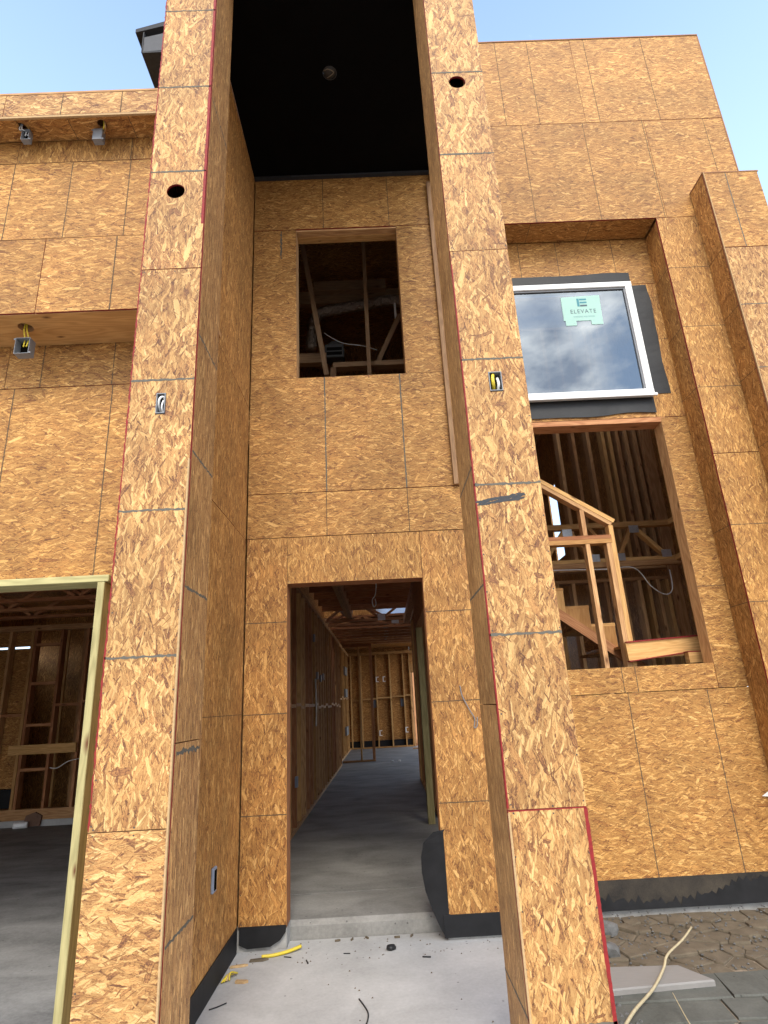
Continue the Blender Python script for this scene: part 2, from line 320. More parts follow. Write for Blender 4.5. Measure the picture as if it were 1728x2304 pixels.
def bar(name, p0, p1, w, h, mat, parent=None, side=(0, 1, 0)):
    # oriented lumber from p0 to p1; w is its size along `side`, h across
    p0, p1 = Vector(p0), Vector(p1); d = (p1 - p0); ln = d.length; d.normalize()
    s = Vector(side); s = (s - d * s.dot(d)).normalized(); t_ = d.cross(s)
    v = []
    for p in (p0, p1):
        for a, b_ in ((-1, -1), (1, -1), (1, 1), (-1, 1)): v.append(p + s * a * w / 2 + t_ * b_ * h / 2)
    return mk(name, v, BF, mat, parent, uv=lambda q: ((q - p0).dot(d), (q - p0).dot(s) + 1.7 * (q - p0).dot(t_)))
def tube(name, pts, r, mat, parent=None, n=8, r1=None):
    pts = [Vector(p) for p in pts]
    q = []
    for i in range(len(pts) - 1):                       # Catmull-Rom smoothing
        a, b_, c, d_ = pts[max(i - 1, 0)], pts[i], pts[i + 1], pts[min(i + 2, len(pts) - 1)]
        for k in range(5):
            u = k / 5; q.append(.5 * ((2 * b_) + (c - a) * u + (2 * a - 5 * b_ + 4 * c - d_) * u * u + (3 * b_ - a - 3 * c + d_) * u ** 3))
    q.append(pts[-1]); v = []; f = []
    for i, p in enumerate(q):
        d_ = (q[min(i + 1, len(q) - 1)] - q[max(i - 1, 0)]).normalized()
        s = d_.orthogonal().normalized() if i == 0 else (s - d_ * s.dot(d_)).normalized()
        t_ = d_.cross(s); rr = r + ((r1 if r1 is not None else r) - r) * i / (len(q) - 1)
        for k in range(n):
            a = 2 * math.pi * k / n; v.append(p + (s * math.cos(a) + t_ * math.sin(a)) * rr)
    for i in range(len(q) - 1):
        for k in range(n): f.append((i * n + k, i * n + (k + 1) % n, (i + 1) * n + (k + 1) % n, (i + 1) * n + k))
    f.append(list(range(n))[::-1]); f.append([(len(q) - 1) * n + k for k in range(n)])
    return mk(name, v, f, mat, parent, smooth=True)
X, Y, Z = Vector((1, 0, 0)), Vector((0, 1, 0)), Vector((0, 0, 1))
def line(parent, A, B, N, wid, mat, rough=0.5):
    # a printed or marker stroke lying on a board: thin, with a slightly ragged outline
    A, B, N = Vector(A), Vector(B), Vector(N); d = B - A; ln = d.length; d.normalize(); s = N.cross(d); k = max(2, int(ln / .012))
    v = []; f = []
    for i in range(k + 1):
        p = A + d * ln * i / k + N * .0008
        a = wid * (.5 + rough * random.uniform(-.35, .35)); b_ = wid * (.5 + rough * random.uniform(-.35, .35))
        v += [p - s * b_, p + s * a]
    for i in range(k): f.append((2 * i, 2 * i + 2, 2 * i + 3, 2 * i + 1))
    return mk('line_mark', v, f, mat, parent)
GAP = .003
NAILS = {}; NAILED = (OSB_WALL, OSB_PALE, OSB_DEEP, OSB_SIDE)
def panel(parent, O, U, V, w, h, mat, grain='u', holes=(), th=.0115, edge=None, lu=(), lv=(), lmat=None, lw=.005, name='osb_panel', gap=GAP, proud=None, rough=.6):
    """sheet whose front face has lower-left corner O, spans w along U and h along V and faces U x V; holes = ('r',u0,v0,u1,v1) or ('c',u,v,r,ry)
    lu / lv: distances along U / V at which a stroke runs across the sheet"""
    O, U, V = Vector(O), Vector(U), Vector(V); N = U.cross(V)
    O = O + N * (random.uniform(-.0008, .0008) if proud is None else proud)
    e = gap / 2
    jt = lambda: random.uniform(-.0012, .0016)
    outer = [(e + jt(), e + jt()), (w - e - jt(), e + jt()), (w - e - jt(), h - e - jt()), (e + jt(), h - e - jt())]
    bm = bmesh.new(); edges = []
    def loop(pts):
        vv = [bm.verts.new(O + U * a + V * b_) for a, b_ in pts]
        for i in range(len(vv)): edges.append(bm.edges.new((vv[i], vv[(i + 1) % len(vv)])))
    loop(outer)
    for q in holes:
        if q[0] == 'r': loop([(q[1], q[2]), (q[1], q[4]), (q[3], q[4]), (q[3], q[2])])
        else: loop([(q[1] + q[3] * math.cos(a), q[2] + (q[4] if len(q) > 4 else q[3]) * math.sin(a)) for a in [i * math.tau / 28 for i in range(28)]])
    if holes: bmesh.ops.triangle_fill(bm, edges=edges, use_beauty=True, normal=N)
    else: bm.faces.new(list(bm.verts))
    for f in bm.faces:
        f.normal_update()
        if f.normal.dot(N) < 0: f.normal_flip()
    ex = bmesh.ops.extrude_face_region(bm, geom=list(bm.faces))
    for q in ex['geom']:
        if isinstance(q, bmesh.types.BMVert): q.co -= N * th
    # the extruded copy is the back; keep the original faces as the front
    bmesh.ops.recalc_face_normals(bm, faces=list(bm.faces)); bm.verts.index_update()
    vs = [v.co.copy() for v in bm.verts]; fs = [[v.index for v in f.verts] for f in bm.faces]
    have = set(tuple(sorted(f)) for f in fs)
    fm = [0 if abs(f.normal.dot(N)) > .5 else 1 for f in bm.faces]
    front = any(f.normal.dot(N) > .5 for f in bm.faces)
    bm.free()
    gu = (lambda v: ((v - O).dot(U), (v - O).dot(V))) if grain == 'u' else (lambda v: ((v - O).dot(V), (v - O).dot(U)))
    p = mk(name, vs, fs, [mat, edge or (RED_EDGE if random.random() < .45 else BROWN_EDGE)], parent, fmat=fm, uv=gu)
    if parent is not None and mat in NAILED and min(w, h) > .12:
        k0 = len(holes) and 0
        pts_ = []
        xs_ = [.012, w - .012] + [a if not isinstance(a, tuple) else a[0] for a in lu]
        for a in xs_: pts_ += [(a + random.uniform(-.004, .004), q * (h / max(2, int(h / .15))) + .02) for q in range(max(2, int(h / .15)))]
        for b_ in (.012, h - .012): pts_ += [(q * (w / max(2, int(w / .15))) + .02, b_ + random.uniform(-.004, .004)) for q in range(max(2, int(w / .15)))]
        def inside(a, b_):
            for q in holes:
                if q[0] == 'r' and q[1] - .01 < a < q[3] + .01 and q[2] - .01 < b_ < q[4] + .01: return True
                if q[0] == 'c' and (a - q[1]) ** 2 + (b_ - q[2]) ** 2 < (q[3] + .01) ** 2: return True
            return not (.005 < a < w - .005 and .005 < b_ < h - .005)
        NAILS.setdefault(parent.name, (parent, []))[1].extend([(O + U * a + V * b_ + N * .0007, U, V) for a, b_ in pts_ if not inside(a, b_)])
    for a in lu:
        a, v0, v1 = a if isinstance(a, tuple) else (a, 0, h)
        line(p, O + U * a + V * (v0 + e), O + U * a + V * (v1 - e), N, lw, lmat or PENCIL, rough)
    for a in lv:
        a, u0, u1 = a if isinstance(a, tuple) else (a, 0, w)
        line(p, O + U * (u0 + e) + V * a, O + U * (u1 - e) + V * a, N, lw, lmat or PENCIL, rough)
    return p
def front(parent, x0, x1, z0, z1, y, mat, lx=(), lz=(), holes=(), **k):
    hs = [(q[0], q[1] - x0, q[2] - z0, q[3] - x0, q[4] - z0) if q[0] == 'r' else (q[0], q[1] - x0, q[2] - z0, *q[3:]) for q in holes]
    return panel(parent, (x0, y, z0), X, Z, x1 - x0, z1 - z0, mat, lu=[(a[0] - x0, a[1] - z0, a[2] - z0) if isinstance(a, tuple) else a - x0 for a in lx],
                 lv=[(a[0] - z0, a[1] - x0, a[2] - x0) if isinstance(a, tuple) else a - z0 for a in lz], holes=hs, **k)
def faceR(parent, x, y0, y1, z0, z1, mat, ly=(), lz=(), **k):      # faces +X
    return panel(parent, (x, y0, z0), Y, Z, y1 - y0, z1 - z0, mat, lu=[a - y0 for a in ly], lv=[a - z0 for a in lz], **k)
def faceL(parent, x, y0, y1, z0, z1, mat, ly=(), lz=(), **k):      # faces -X
    return panel(parent, (x, y1, z0), -Y, Z, y1 - y0, z1 - z0, mat, lu=[y1 - a for a in ly], lv=[a - z0 for a in lz], **k)
def under(parent, x0, x1, y0, y1, z, mat, lx=(), holes=(), **k):   # faces -Z
    hs = [('c', q[1] - x0, y1 - q[2], *q[3:]) for q in holes]
    return panel(parent, (x0, y1, z), X, -Y, x1 - x0, y1 - y0, mat, lu=[a - x0 for a in lx], holes=hs, **k)

PORCH_Z, GAR_Z = -1.38, -1.385
# ------------------------------------------------------------------ ground and slabs
g0 = -1.50
gnd = mk('ground', [(-900, -900, g0), (900, -900, g0), (900, 900, g0), (-900, 900, g0)], [(0, 1, 2, 3)], DIRT); struct(gnd)
struct(box('porch_slab', -1.02, .712, 0.9, 4.368, -1.62, PORCH_Z, PORCH, bev=.012))
struct(box('entry_slab', -1.2, 1.03, 4.372, 4.955, -1.70, -1.28, FLOOR, bev=.028)); struct(box('house_slab', -1.2, 3.66, 4.957, 20.0, -1.70, -1.2805, FLOOR))
struct(box('garage_floor', -6.3, -1.21, 3.40, 9.27, -1.66, GAR_Z, GFLOOR))
struct(box('garage_kerb', -6.3, -1.21, 9.276, 9.9, -1.66, -1.30, PORCH, bev=.01))
struct(box('driveway', -6.3, -1.09, -2.0, 3.39, -1.62, -1.40, PORCH))
struct(box('front_walk', -1.085, 2.6, -7.0, 0.89, -1.62, -1.405, PORCH)); struct(box('driveway', -6.3, -1.09, -9.0, -2.01, -1.62, -1.40, PORCH))  # pale concrete added out of view to bounce light onto porch and soffit
struct(box('slab_edge', 1.05, 3.66, 4.735, 4.95, -1.64, -1.26, STONEWALL))
for a, b_ in ((-1.0, -.664), (.322, 1.04)): struct(box('slab_curb', a, b_, 4.225, 4.366, -1.60, -1.27, STONEWALL))

# ------------------------------------------------------------------ porch pillars
def pillar(label, x0, x1, yf, yb, seams, marks, holes, zt):
    t = thing('porch_pillar', label, 'pillar', ((x0 + x1) / 2, (yf + yb) / 2, PORCH_Z), 'pillars either side of the porch')
    zs = [PORCH_Z + .003] + seams + [zt]
    for z0, z1 in zip(zs, zs[1:]):
        first = z0 < -1.3
        ms = [q for q in marks if z0 < q < z1]
        front(t, x0, x1, z0, z1, yf, OSB_PALE, lz=ms, lmat=MARKER, lw=.009, rough=.9, grain='u' if (first and x0 < 0) else 'v', edge=RED_EDGE if not first else BROWN_EDGE,
              holes=[h for h in holes if z0 < h[2] < z1], proud=.001)
    return t
LX0, LX1, LF, LB = -1.081, -.790, 2.355, 2.70
RX0, RX1, RF, RB = .421, .707, 2.335, 2.74
ZT = 5.15
lp = pillar('left porch pillar of strand board with a round hole above an empty grey box', LX0, LX1, LF, LB, [-.383, 2.061], [.2235, .8254, 1.4485, 2.675, 3.278, 3.888], [('c', -.941, 2.545, .046, .046), ('r', -.957, 1.275, -.913, 1.380)], ZT)
rp = pillar('right porch pillar of strand board with a black smear and a box of yellow cable', RX0, RX1, RF, RB, [-.383, 2.079], [-1.02, .2365, .8616, 1.4706, 2.696, 3.286, 3.90], [('c', .558, 3.212, .045, .045), ('r', .537, 1.302, .597, 1.402)], ZT)
for z0, z1, ms in ((PORCH_Z + .003, -.10, [-.752]), (-.10, ZT, [.499, 1.10, 1.70, 3.224])):
    faceR(lp, LX1, LF + .0125, LB, z0, z1, OSB_SIDE, grain='v', edge=RED_EDGE)
    for q in ms: line(lp, (LX1, LF + .02, q), (LX1, LB - .01, q), X, .011, MARKER, 1.0)
line(lp, (LX1, LF + .03, -.135), (LX1, LB - .02, -.133), X, .018, MARKER, 1.3)
faceL(lp, LX0, LF + .0125, LB, PORCH_Z + .003, ZT, OSB_SIDE, grain='v')
panel(lp, (LX1 - .012, LB, PORCH_Z + .003), -X, Z, LX1 - LX0 - .024, ZT - PORCH_Z, OSB_SIDE, grain='v')
for z0, z1 in ((PORCH_Z + .003, -.02), (-.02, 2.42), (2.42, ZT)):
    faceL(rp, RX0, RF + .0125, RB, z0, z1, OSB_SIDE, lz=[q for q in (-1.0, .44, .95) if z0 < q < z1], lmat=MARKER, lw=.009, grain='v', edge=RED_EDGE)
faceR(rp, RX1, RF + .0125, RB, PORCH_Z + .003, ZT, OSB_SIDE, grain='v')
panel(rp, (RX1 - .012, RB, PORCH_Z + .003), -X, Z, RX1 - RX0 - .024, ZT - PORCH_Z, OSB_SIDE, grain='v')
def paint(parent, A, B, N, w, mat=RED_EDGE, rough=.25):
    o_ = line(parent, A, B, N, w, mat, rough); o_.name = 'red_edge_stripe'; return o_
paint(lp, (LX1 - .007, LF - .001, 2.33), (LX1 - .007, LF - .001, ZT), -Y, .012)
paint(lp, (LX0 + .003, LF - .001, -.38), (LX0 + .003, LF - .001, ZT), -Y, .006, rough=1.2)
paint(rp, (RX0 + .003, RF - .001, -.375), (RX0 + .003, RF - .001, 2.0), -Y, .005)
paint(rp, (RX1 - .007, RF - .001, -1.36), (RX1 - .007, RF - .001, -.385), -Y, .013)
paint(rp, (RX0 + .003, RF - .001, -.384), (RX1 - .003, RF - .001, -.384), -Y, .004)
for q, (a, b_) in enumerate(((.004, .205), (.012, .21), (.0, .20), (.03, .211), (.06, .209))):
    line(rp, (RX0 + a, RF - .001 - .0002 * q, .772 + .006 * q), (RX0 + b_, RF - .001 - .0002 * q, .793 + .006 * q), -Y, .0075, BLACKMARK, 1.2)
# vertical pencil line on the raw inner edge of each lower front sheet
box('edge_strip', RX0 - .001, RX0 + .006, RF - .0125, RF - .0005, PORCH_Z + .004, -.39, LIGHT_EDGE, rp)
box('edge_strip', LX1 - .006, LX1 + .001, LF - .0125, LF - .0005, PORCH_Z + .004, 1.05, LIGHT_EDGE, lp)
# beam tying the pillars together above the picture
pb = thing('porch_beam', 'strand board beam joining both pillars high above the porch', 'beam', (-.18, 2.35, ZT))
front(pb, LX0, RX1, ZT, ZT + .9, LF, OSB_PALE); under(pb, LX0, RX1, LF + .013, LB, ZT - .001, OSB_WALL)
box('cap_board', LX0, RX1, LF + .013, 4.2, ZT + .9, ZT + .93, PINE, pb)

# ------------------------------------------------------------------ porch ceiling
SOF = 4.65
pc = thing('porch_ceiling', 'matt black ceiling high above the porch between the pillars', 'ceiling', (-.15, 3.2, SOF))
for x0, x1 in ((-.965, .69),):
    under(pc, x0, x1, 2.45, 4.208, SOF, CEILBLACK, name='ceiling_board', edge=CEILBLACK, holes=[('c', -.19, 3.272, .052)] if x0 < 0 else [])
box('edge_trim', -.96, .64, 4.175, 4.207, SOF - .028, SOF - .004, FELT, pc)
box('edge_trim', -.62, .30, 4.17, 4.1745, SOF - .026, SOF - .014, FELT_PALE, pc)
cl = thing('recessed_light_housing', 'round recessed light housing with coiled wire in the black ceiling', 'light housing', (-.19, 3.272, SOF))
tube('can', [(-.19, 3.272, SOF + .14), (-.19, 3.272, SOF + .002)], .05, DIMGREY, cl, 20)
tube('wire', [(-.235, 3.25, SOF - .006), (-.20, 3.235, SOF - .012), (-.16, 3.26, SOF - .010), (-.185, 3.285, SOF - .012), (-.215, 3.305, SOF - .008)], .0035, DIMTAN, cl, 6)
tube('rim', [(-.19 + .052 * math.cos(a), 3.272 + .052 * math.sin(a), SOF - .003) for a in [i * math.tau / 16 for i in range(17)]], .0025, DIMGREY, cl, 5)

# ------------------------------------------------------------------ porch side wall (left of the porch)
PX = -.965; YC = 4.21
ps = thing('porch_side_wall', 'strand board side wall left of the porch, in shade, with a small grey outlet box', 'wall', (PX, 3.4, PORCH_Z))
faceR(ps, PX, 2.56, 3.60, -1.2525, 1.205, OSB_DEEP, lz=[-.017], grain='v', lw=.003, holes=[])
faceR(ps, PX, 3.60, 4.206, -1.2525, 1.205, OSB_DEEP, lz=[-.017], grain='v', lw=.003)
faceR(ps, PX, 2.56, 3.85, 1.205, 2.291, OSB_DEEP, grain='v', ly=[3.15], lw=.003, edge=RED_EDGE)
faceR(ps, PX, 3.85, 4.206, 1.205, 2.291, OSB_DEEP, grain='v', lw=.003)
faceR(ps, PX, 2.56, 4.206, 2.291, 4.646, OSB_DEEP, ly=[3.17, 3.78], grain='v', lw=.003, edge=RED_EDGE)
box('base_membrane', PX - .012, PX + .006, 2.71, 4.19, PORCH_Z + .002, -1.245, MEMBRANE, ps)
ob = thing('outlet_box', 'slim blue grey outlet box low on the shaded porch side wall', 'electrical box', (PX + .002, 3.61, -.90))
box('box_shell', PX + .0005, PX + .016, 3.575, 3.642, -.905, -.785, BLUEPLASTIC, ob, bev=.004)
box('box_hollow', PX + .0165, PX + .0175, 3.588, 3.630, -.893, -.797, DARK, ob)  # flat dark plate on the solid box, drawing the shade inside it

# ------------------------------------------------------------------ entry wall
ew = thing('entry_wall', 'strand board wall at the back of the porch with the doorway and upper opening', 'wall', (0, YC, PORCH_Z))
W = OSB_WALL
XL, XR = -.958, 1.04
front(ew, XL, .64, 4.056, 4.648, YC, W, lx=[-.342, .246], lw=.006, edge=RED_EDGE); front(ew, .64, XR, 4.056, 4.648, YC, W)
WX0, WX1, WZ0, WZ1 = -.584, .302, 2.552, 4.046
front(ew, XL, WX0, 2.552, 4.054, YC, W, edge=BROWN_EDGE); line(ew, (-.716, YC - .001, 3.74), (-.717, YC - .001, 4.04), -Y, .012, MARKER, 1.2)
front(ew, WX1, .80, 2.552, 4.054, YC, W, edge=BROWN_EDGE); front(ew, .80, XR, 2.552, 4.054, YC, W)
front(ew, XL, .72, 1.56, 2.552, YC, W, lx=[-.361, .249], lw=.010, lmat=MARKER, edge=RED_EDGE); front(ew, .72, XR, 1.56, 2.552, YC, W)
front(ew, XL, .72, 1.212, 1.558, YC, W, lx=[-.365, .249], lw=.006); front(ew, .72, XR, 1.212, 1.558, YC, W)
DX0, DX1, DH = -.661, .318, .861
front(ew, DX0, DX1, DH, 1.210, YC, W, grain='v', edge=RED_EDGE)
front(ew, XL, DX0, -1.2525, 1.210, YC, OSB_DEEP, lz=[.591, -.023, -.639], grain='v', lw=.006)
front(ew, DX1, .80, -1.2525, 1.210, YC, OSB_DEEP, lz=[.612, .001, -.624], grain='v', lw=.006, edge=RED_EDGE); front(ew, .80, XR, -1.2525, 1.210, YC, OSB_DEEP, grain='v')
# framing round the two openings
yb0, yb1 = YC + .0135, YC + .152
box('door_header', DX0 - .04, DX1 + .04, yb0, yb1, DH + .002, DH + .04, PINE_RED, ew)
box('door_jamb', DX0 - .042, DX0 - .001, yb0, yb1, -1.262, DH - .001, PINE_RED, ew)
box('door_jamb', DX1 + .001, DX1 + .042, yb0, yb1, -1.262, DH - .001, PINE_RED, ew)
box('window_header', WX0 - .04, WX1 + .04, yb0, YC + .075, WZ1 - .004, WZ1 + .035, PINE, ew)
box('window_header', WX0 - .04, WX1 + .04, YC + .077, yb1, WZ1 - .012, WZ1 + .03, PINE_GOLD, ew)
box('window_jamb', WX0 - .04, WX0 - .001, yb0, yb1, WZ0, WZ1 - .013, PINE, ew)
box('window_jamb', WX1 + .001, WX1 + .04, yb0, yb1, WZ0, WZ1 - .013, PINE, ew)
box('window_sill', WX0 - .04, WX1 + .04, yb0, yb1, WZ0 - .042, WZ0 - .003, PINE, ew)
box('base_membrane', .30, 1.03, YC - .006, YC + .010, -1.365, -1.245, MEMBRANE, ew)
def plate(name, pts, y, th, mat, parent):    # flat cut-out standing in a plane y = const
    n = len(pts); v = [(a, y, b_) for a, b_ in pts] + [(a, y + th, b_) for a, b_ in pts]
    f = [list(range(n)), list(range(n, 2 * n))[::-1]] + [(i, i + n, (i + 1) % n + n, (i + 1) % n) for i in range(n)]
    return mk(name, v, f, mat, parent)
plate('base_membrane', [(-.950, -1.247), (-.950, -1.34), (-.90, -1.362), (-.76, -1.356), (-.70, -1.325), (-.668, -1.285), (-.664, -1.247)], YC - .008, .012, MEMBRANE, ew)
fl = []
prof = [(.345, -.775, 0), (.270, -.790, .02), (.205, -.85, .06), (.185, -.93, .09), (.185, -1.02, .10), (.200, -1.12, .08), (.235, -1.22, .05), (.275, -1.31, .015), (.305, -1.362, 0)]
v = []
for i, (a, b_, dy) in enumerate(prof): v += [(.335, YC - .004, b_ if i < 8 else -1.362), (a, YC - .004 + dy * .35, b_)]
v2 = [(p[0], p[1] + .004, p[2]) for p in v]; n = len(v)
f = [(2 * i, 2 * i + 1, 2 * i + 3, 2 * i + 2) for i in range(len(prof) - 1)]; f += [tuple(q + n for q in x[::-1]) for x in f]
flap = mk('loose_membrane_flap', v + v2, f, MEMBRANE, ew); flap['label'] = 'loose black membrane flap curling into the doorway'
# furring strip and ledger right of the opening
fs = thing('furring_strip', 'long thin upright wood strip fixed right of the upper porch opening', 'wood strip', (.63, YC - .04, 1.56))
box('strip', .606, .640, YC - .045, YC - .002, 1.557, 4.50, PINE_GREY, fs); box('backing_strip', .6405, .68, YC - .030, YC - .002, 1.559, 4.50, W, fs)
tag(box('wood_block', .655, .80, YC - .10, YC - .003, 4.505, 4.64, PINE_GOLD), 'yellow wood block tucked under the black ceiling at its right corner', 'wood block')

# ------------------------------------------------------------------ tall wall on the right with its recess
YW, YR, YCOL = 4.45, 4.71, 4.21
RX = 2.79; WT = 6.70; WRX = 3.70
tw = thing('tall_wall', 'tall flat topped strand board wall right of the porch, against the sky', 'wall', (2.4, YW, g0))
front(tw, .95, 2.32, 5.49, WT - .02, YW, W, lx=[1.51 + .0, 1.852], lw=.006); front(tw, 2.32, WRX, 5.49, WT - .02, YW, W, lx=[2.465, 3.08], lw=.006)
front(tw, .95, 2.9, 4.256, 5.488, YW, W, lx=[1.654, 2.276, 2.885 - .003], lw=.006, edge=RED_EDGE); front(tw, 2.9, WRX, 4.256, 5.488, YW, W, lx=[3.505], lw=.006, edge=RED_EDGE)
front(tw, RX, WRX, 1.822, 4.254, YW, W, lz=[3.674, 3.042, 2.436], grain='v', lw=.006, edge=RED_EDGE)
front(tw, RX, WRX, -.62, 1.82, YW, W, lz=[1.21, .60, 0], grain='v', lw=.006, edge=RED_EDGE); front(tw, RX, WRX, -1.25, -.622, YW, W, grain='v')
for z0, z1 in ((-1.24, -.62), (-.62, 1.82), (1.82, 4.225)):
    faceL(tw, RX, YW + .0125, YR - .001, z0, z1, OSB_DEEP, lz=[q for q in (.6, 1.21, 2.436, 3.042, 3.674) if z0 < q < z1], lw=.005, grain='v')
under(tw, 1.0, RX - .001, YW + .0125, YR - .001, 4.256, OSB_DEEP, lx=[1.60, 2.19], lw=.005, edge=RED_EDGE)
box('top_cap', .95, WRX + .008, YW - .006, YW + .16, WT - .018, WT - .004, BROWN_EDGE, tw)
faceR(tw, WRX + .012, YW + .001, 6.2, -1.2, WT - .02, OSB_WALL)
box('corner_trim', WRX + .0005, WRX + .0125, YW - .001, YW + .0005, 4.3, WT - .021, BROWN_EDGE, tw)

ww = thing('window_wall', 'recessed strand board wall behind the right pillar, holding the window and stair opening', 'wall', (2.0, YR, g0))
NX0, NX1, NZ0, NZ1 = .95, 2.53, 2.50, 3.70          # rough opening of the fitted window
OX0, OX1, OZ0, OZ1 = 1.02, 2.565, .183, 2.30         # open hole onto the stairs
front(ww, .90, RX + .03, 3.72, 4.25, YR, W, lx=[1.52, 1.89, 2.44], lw=.006)
front(ww, NX1, RX + .03, 2.30, 3.718, YR, W, lz=[3.56, 3.10], lw=.004, grain='v'); front(ww, OX1, RX + .03, -.007, 2.298, YR, W, lz=[1.42, .78], lw=.004, edge=RED_EDGE)
front(ww, OX0, 2.563, -.007, OZ0, YR, W, lx=[1.945, 1.84], lw=.006, edge=RED_EDGE)
front(ww, .90, 1.29, -1.246, -.009, YR, W); front(ww, 1.29, RX + .03, -1.246, -.009, YR, W, lx=[1.859, 2.469], lw=.007, edge=RED_EDGE)
front(ww, OX0 - .1, 2.53, 2.302, NZ0 - .002, YR, OSB_DEEP)
box('opening_jamb', OX1 + .0005, OX1 + .04, YR + .0005, YR + .152, OZ0, OZ1 - .045, PINE, ww)
box('opening_header', OX0, OX1 + .04, YR + .0005, YR + .152, OZ1 - .044, OZ1, PINE_RED, ww)
box('opening_sill', OX0, OX1 + .04, YR + .0135, YR + .152, OZ0 - .046, OZ0 - .004, PINE, ww)
for z0 in (-1.24, 2.31):
    box('corner_post', .95, 1.02, YR + .013, YR + .15, z0, 1.9 + z0 * .7, PINE, ww)
def wavy_strip(name, x0, x1, z0, z1, y, axis, amp, parent, mat, lab=None):
    # membrane strip stuck round the window, one long edge hanging wavy
    k = 18; v = []
    for i in range(k + 1):
        u = i / k; w_ = amp * math.sin(u * 7.3 + x0) + amp * .5 * math.sin(u * 17.0)
        if axis == 'x': xx = x0 + (x1 - x0) * u; v += [(xx, y - abs(w_) * .5, z0 + w_), (xx, y, z1)]
        else: zz = z0 + (z1 - z0) * u; v += [(x0, y, zz), (x1 + w_, y - abs(w_) * .5, zz)]
    n = len(v); v = v + [(p[0], p[1] + .003, p[2]) for p in v]
    f = [(2 * i, 2 * i + 2, 2 * i + 3, 2 * i + 1) if axis == 'x' else (2 * i, 2 * i + 1, 2 * i + 3, 2 * i + 2) for i in range(k)]; f += [tuple(q + n for q in x[::-1]) for x in f]
    o_ = mk(name, v, f, mat, parent)
    if lab: o_['label'] = lab
    return o_
wavy_strip('flashing_strip', .95, 2.555, 3.845, 3.68, YR - .006, 'x', .007, ww, FLASH, 'charcoal flashing strip along the top of the window')
wavy_strip('flashing_strip', 2.52, 2.70, 2.53, 3.70, YR - .005, 'z', .008, ww, FLASH, 'charcoal flashing strip down the right of the window')
bt = wavy_strip('flashing_strip', .95, 2.535, 2.335, 2.53, YR - .011, 'x', .012, ww, FLASH, 'charcoal flashing strip sagging below the window')
wb_ = box('base_membrane', .95, RX - .01, YR - .008, YR + .006, -1.42, -1.242, DUST, ww)
random.seed(31)
tf = []
for i in range(66):
    u = i / 65; base = -1.365 + .10 * max(0, (u - .52) / .48) ** .8 + .02 * math.sin(u * 9)
    tf.append((1.10 + (RX - 1.12) * u, base + (random.uniform(-.012, .03) if i % 2 else random.uniform(-.03, .0))))
o_ = plate('torn_film', [(1.10, -1.425)] + tf + [(RX - .02, -1.425)], YR - .0115, .002, MEMBRANE, ww); o_['label'] = 'torn black film along the lower edge of the dusty membrane'
tag(plate('paper_scrap', [(2.70, -.765), (2.80, -.71), (2.82, -.66), (2.82, -.78)], YR - .012, .002, VINYL, None), 'white paper scrap stuck low on the recessed wall at the right edge', 'paper scrap')

# the fitted window
wn = thing('window', 'white framed picture window reflecting clouds, with a pale teal sticker', 'window', (1.75, 4.68, 2.49))
FX0, FX1, FZ0, FZ1 = .93, 2.535, 2.495, 3.715; fy0, fy1 = 4.655, 4.735; fw_ = .066
box('frame', FX0, FX1, fy0, fy1, FZ1 - fw_ + .01, FZ1, VINYL, wn, bev=.004)
box('frame', FX0, FX1, fy0, fy1, FZ0, FZ0 + fw_, VINYL, wn, bev=.004)
box('frame', FX1 - fw_, FX1 - .001, fy0 + .0006, fy1, FZ0 + fw_ + .0005, FZ1 - fw_ + .0095, VINYL, wn, bev=.004)
box('frame', FX0 + .001, FX0 + fw_, fy0 + .0006, fy1, FZ0 + fw_ + .0005, FZ1 - fw_ + .0095, VINYL, wn, bev=.004)
box('glazing_bead', FX1 - fw_ - .014, FX1 - fw_ - .001, fy0 + .016, fy1, FZ0 + fw_ + .001, FZ1 - fw_ + .009, GREYPLASTIC, wn)
box('glazing_bead', FX0 + fw_ + .001, FX1 - fw_ - .015, fy0 + .016, fy1, FZ1 - fw_ - .006, FZ1 - fw_ + .009, GREYPLASTIC, wn)
box('sill_lip', FX0, FX1 + .012, fy0 - .022, fy0 - .001, FZ0 - .014, FZ0 + .012, VINYL, wn, bev=.003)
PY = fy0 + .03
box('pane', FX0 + fw_ - .005, FX1 - fw_ + .005, PY, PY + .006, FZ0 + fw_ - .005, FZ1 - fw_ + .015, GLASS, wn)
sx0, sx1, sz0, sz1 = 1.845, 2.215, 3.318, 3.578; sy = PY - .0035
pts = [(sx0, sz0), (sx0 + .015, sz0), (sx0 + .015, sz0 - .055), (sx0 + .115, sz0 - .055), (sx0 + .115, sz0 - .005), (sx1 - .115, sz0 - .005), (sx1 - .115, sz0 - .05), (sx1 - .005, sz0 - .05), (sx1 - .005, sz0 + .012), (sx1 + .004, sz1 + .012), (sx0 + .004, sz1)]
stk = plate('sticker', pts, sy, .001, STICKER, wn)
def text(s, x, z, size, y, mat, parent, width=None):
    cu = bpy.data.curves.new('lettering', 'FONT'); cu.body = s; cu.size = size; cu.align_x = 'CENTER'; cu.space_character = 1.25
    to = bpy.data.objects.new('tmp', cu); COL.objects.link(to)
    me = bpy.data.meshes.new_from_object(to.evaluated_get(bpy.context.evaluated_depsgraph_get()))
    bpy.data.objects.remove(to); bpy.data.curves.remove(cu)
    xs = [v.co.x for v in me.vertices]; k = (width / (max(xs) - min(xs))) if width else 1
    vs_ = [(x + v.co.x * k, y, z + v.co.y) for v in me.vertices]; fs_ = [list(p.vertices) for p in me.polygons]
    bpy.data.meshes.remove(me)
    return mk('lettering', vs_, fs_, mat, parent)
cxs = (sx0 + sx1) / 2 + .01
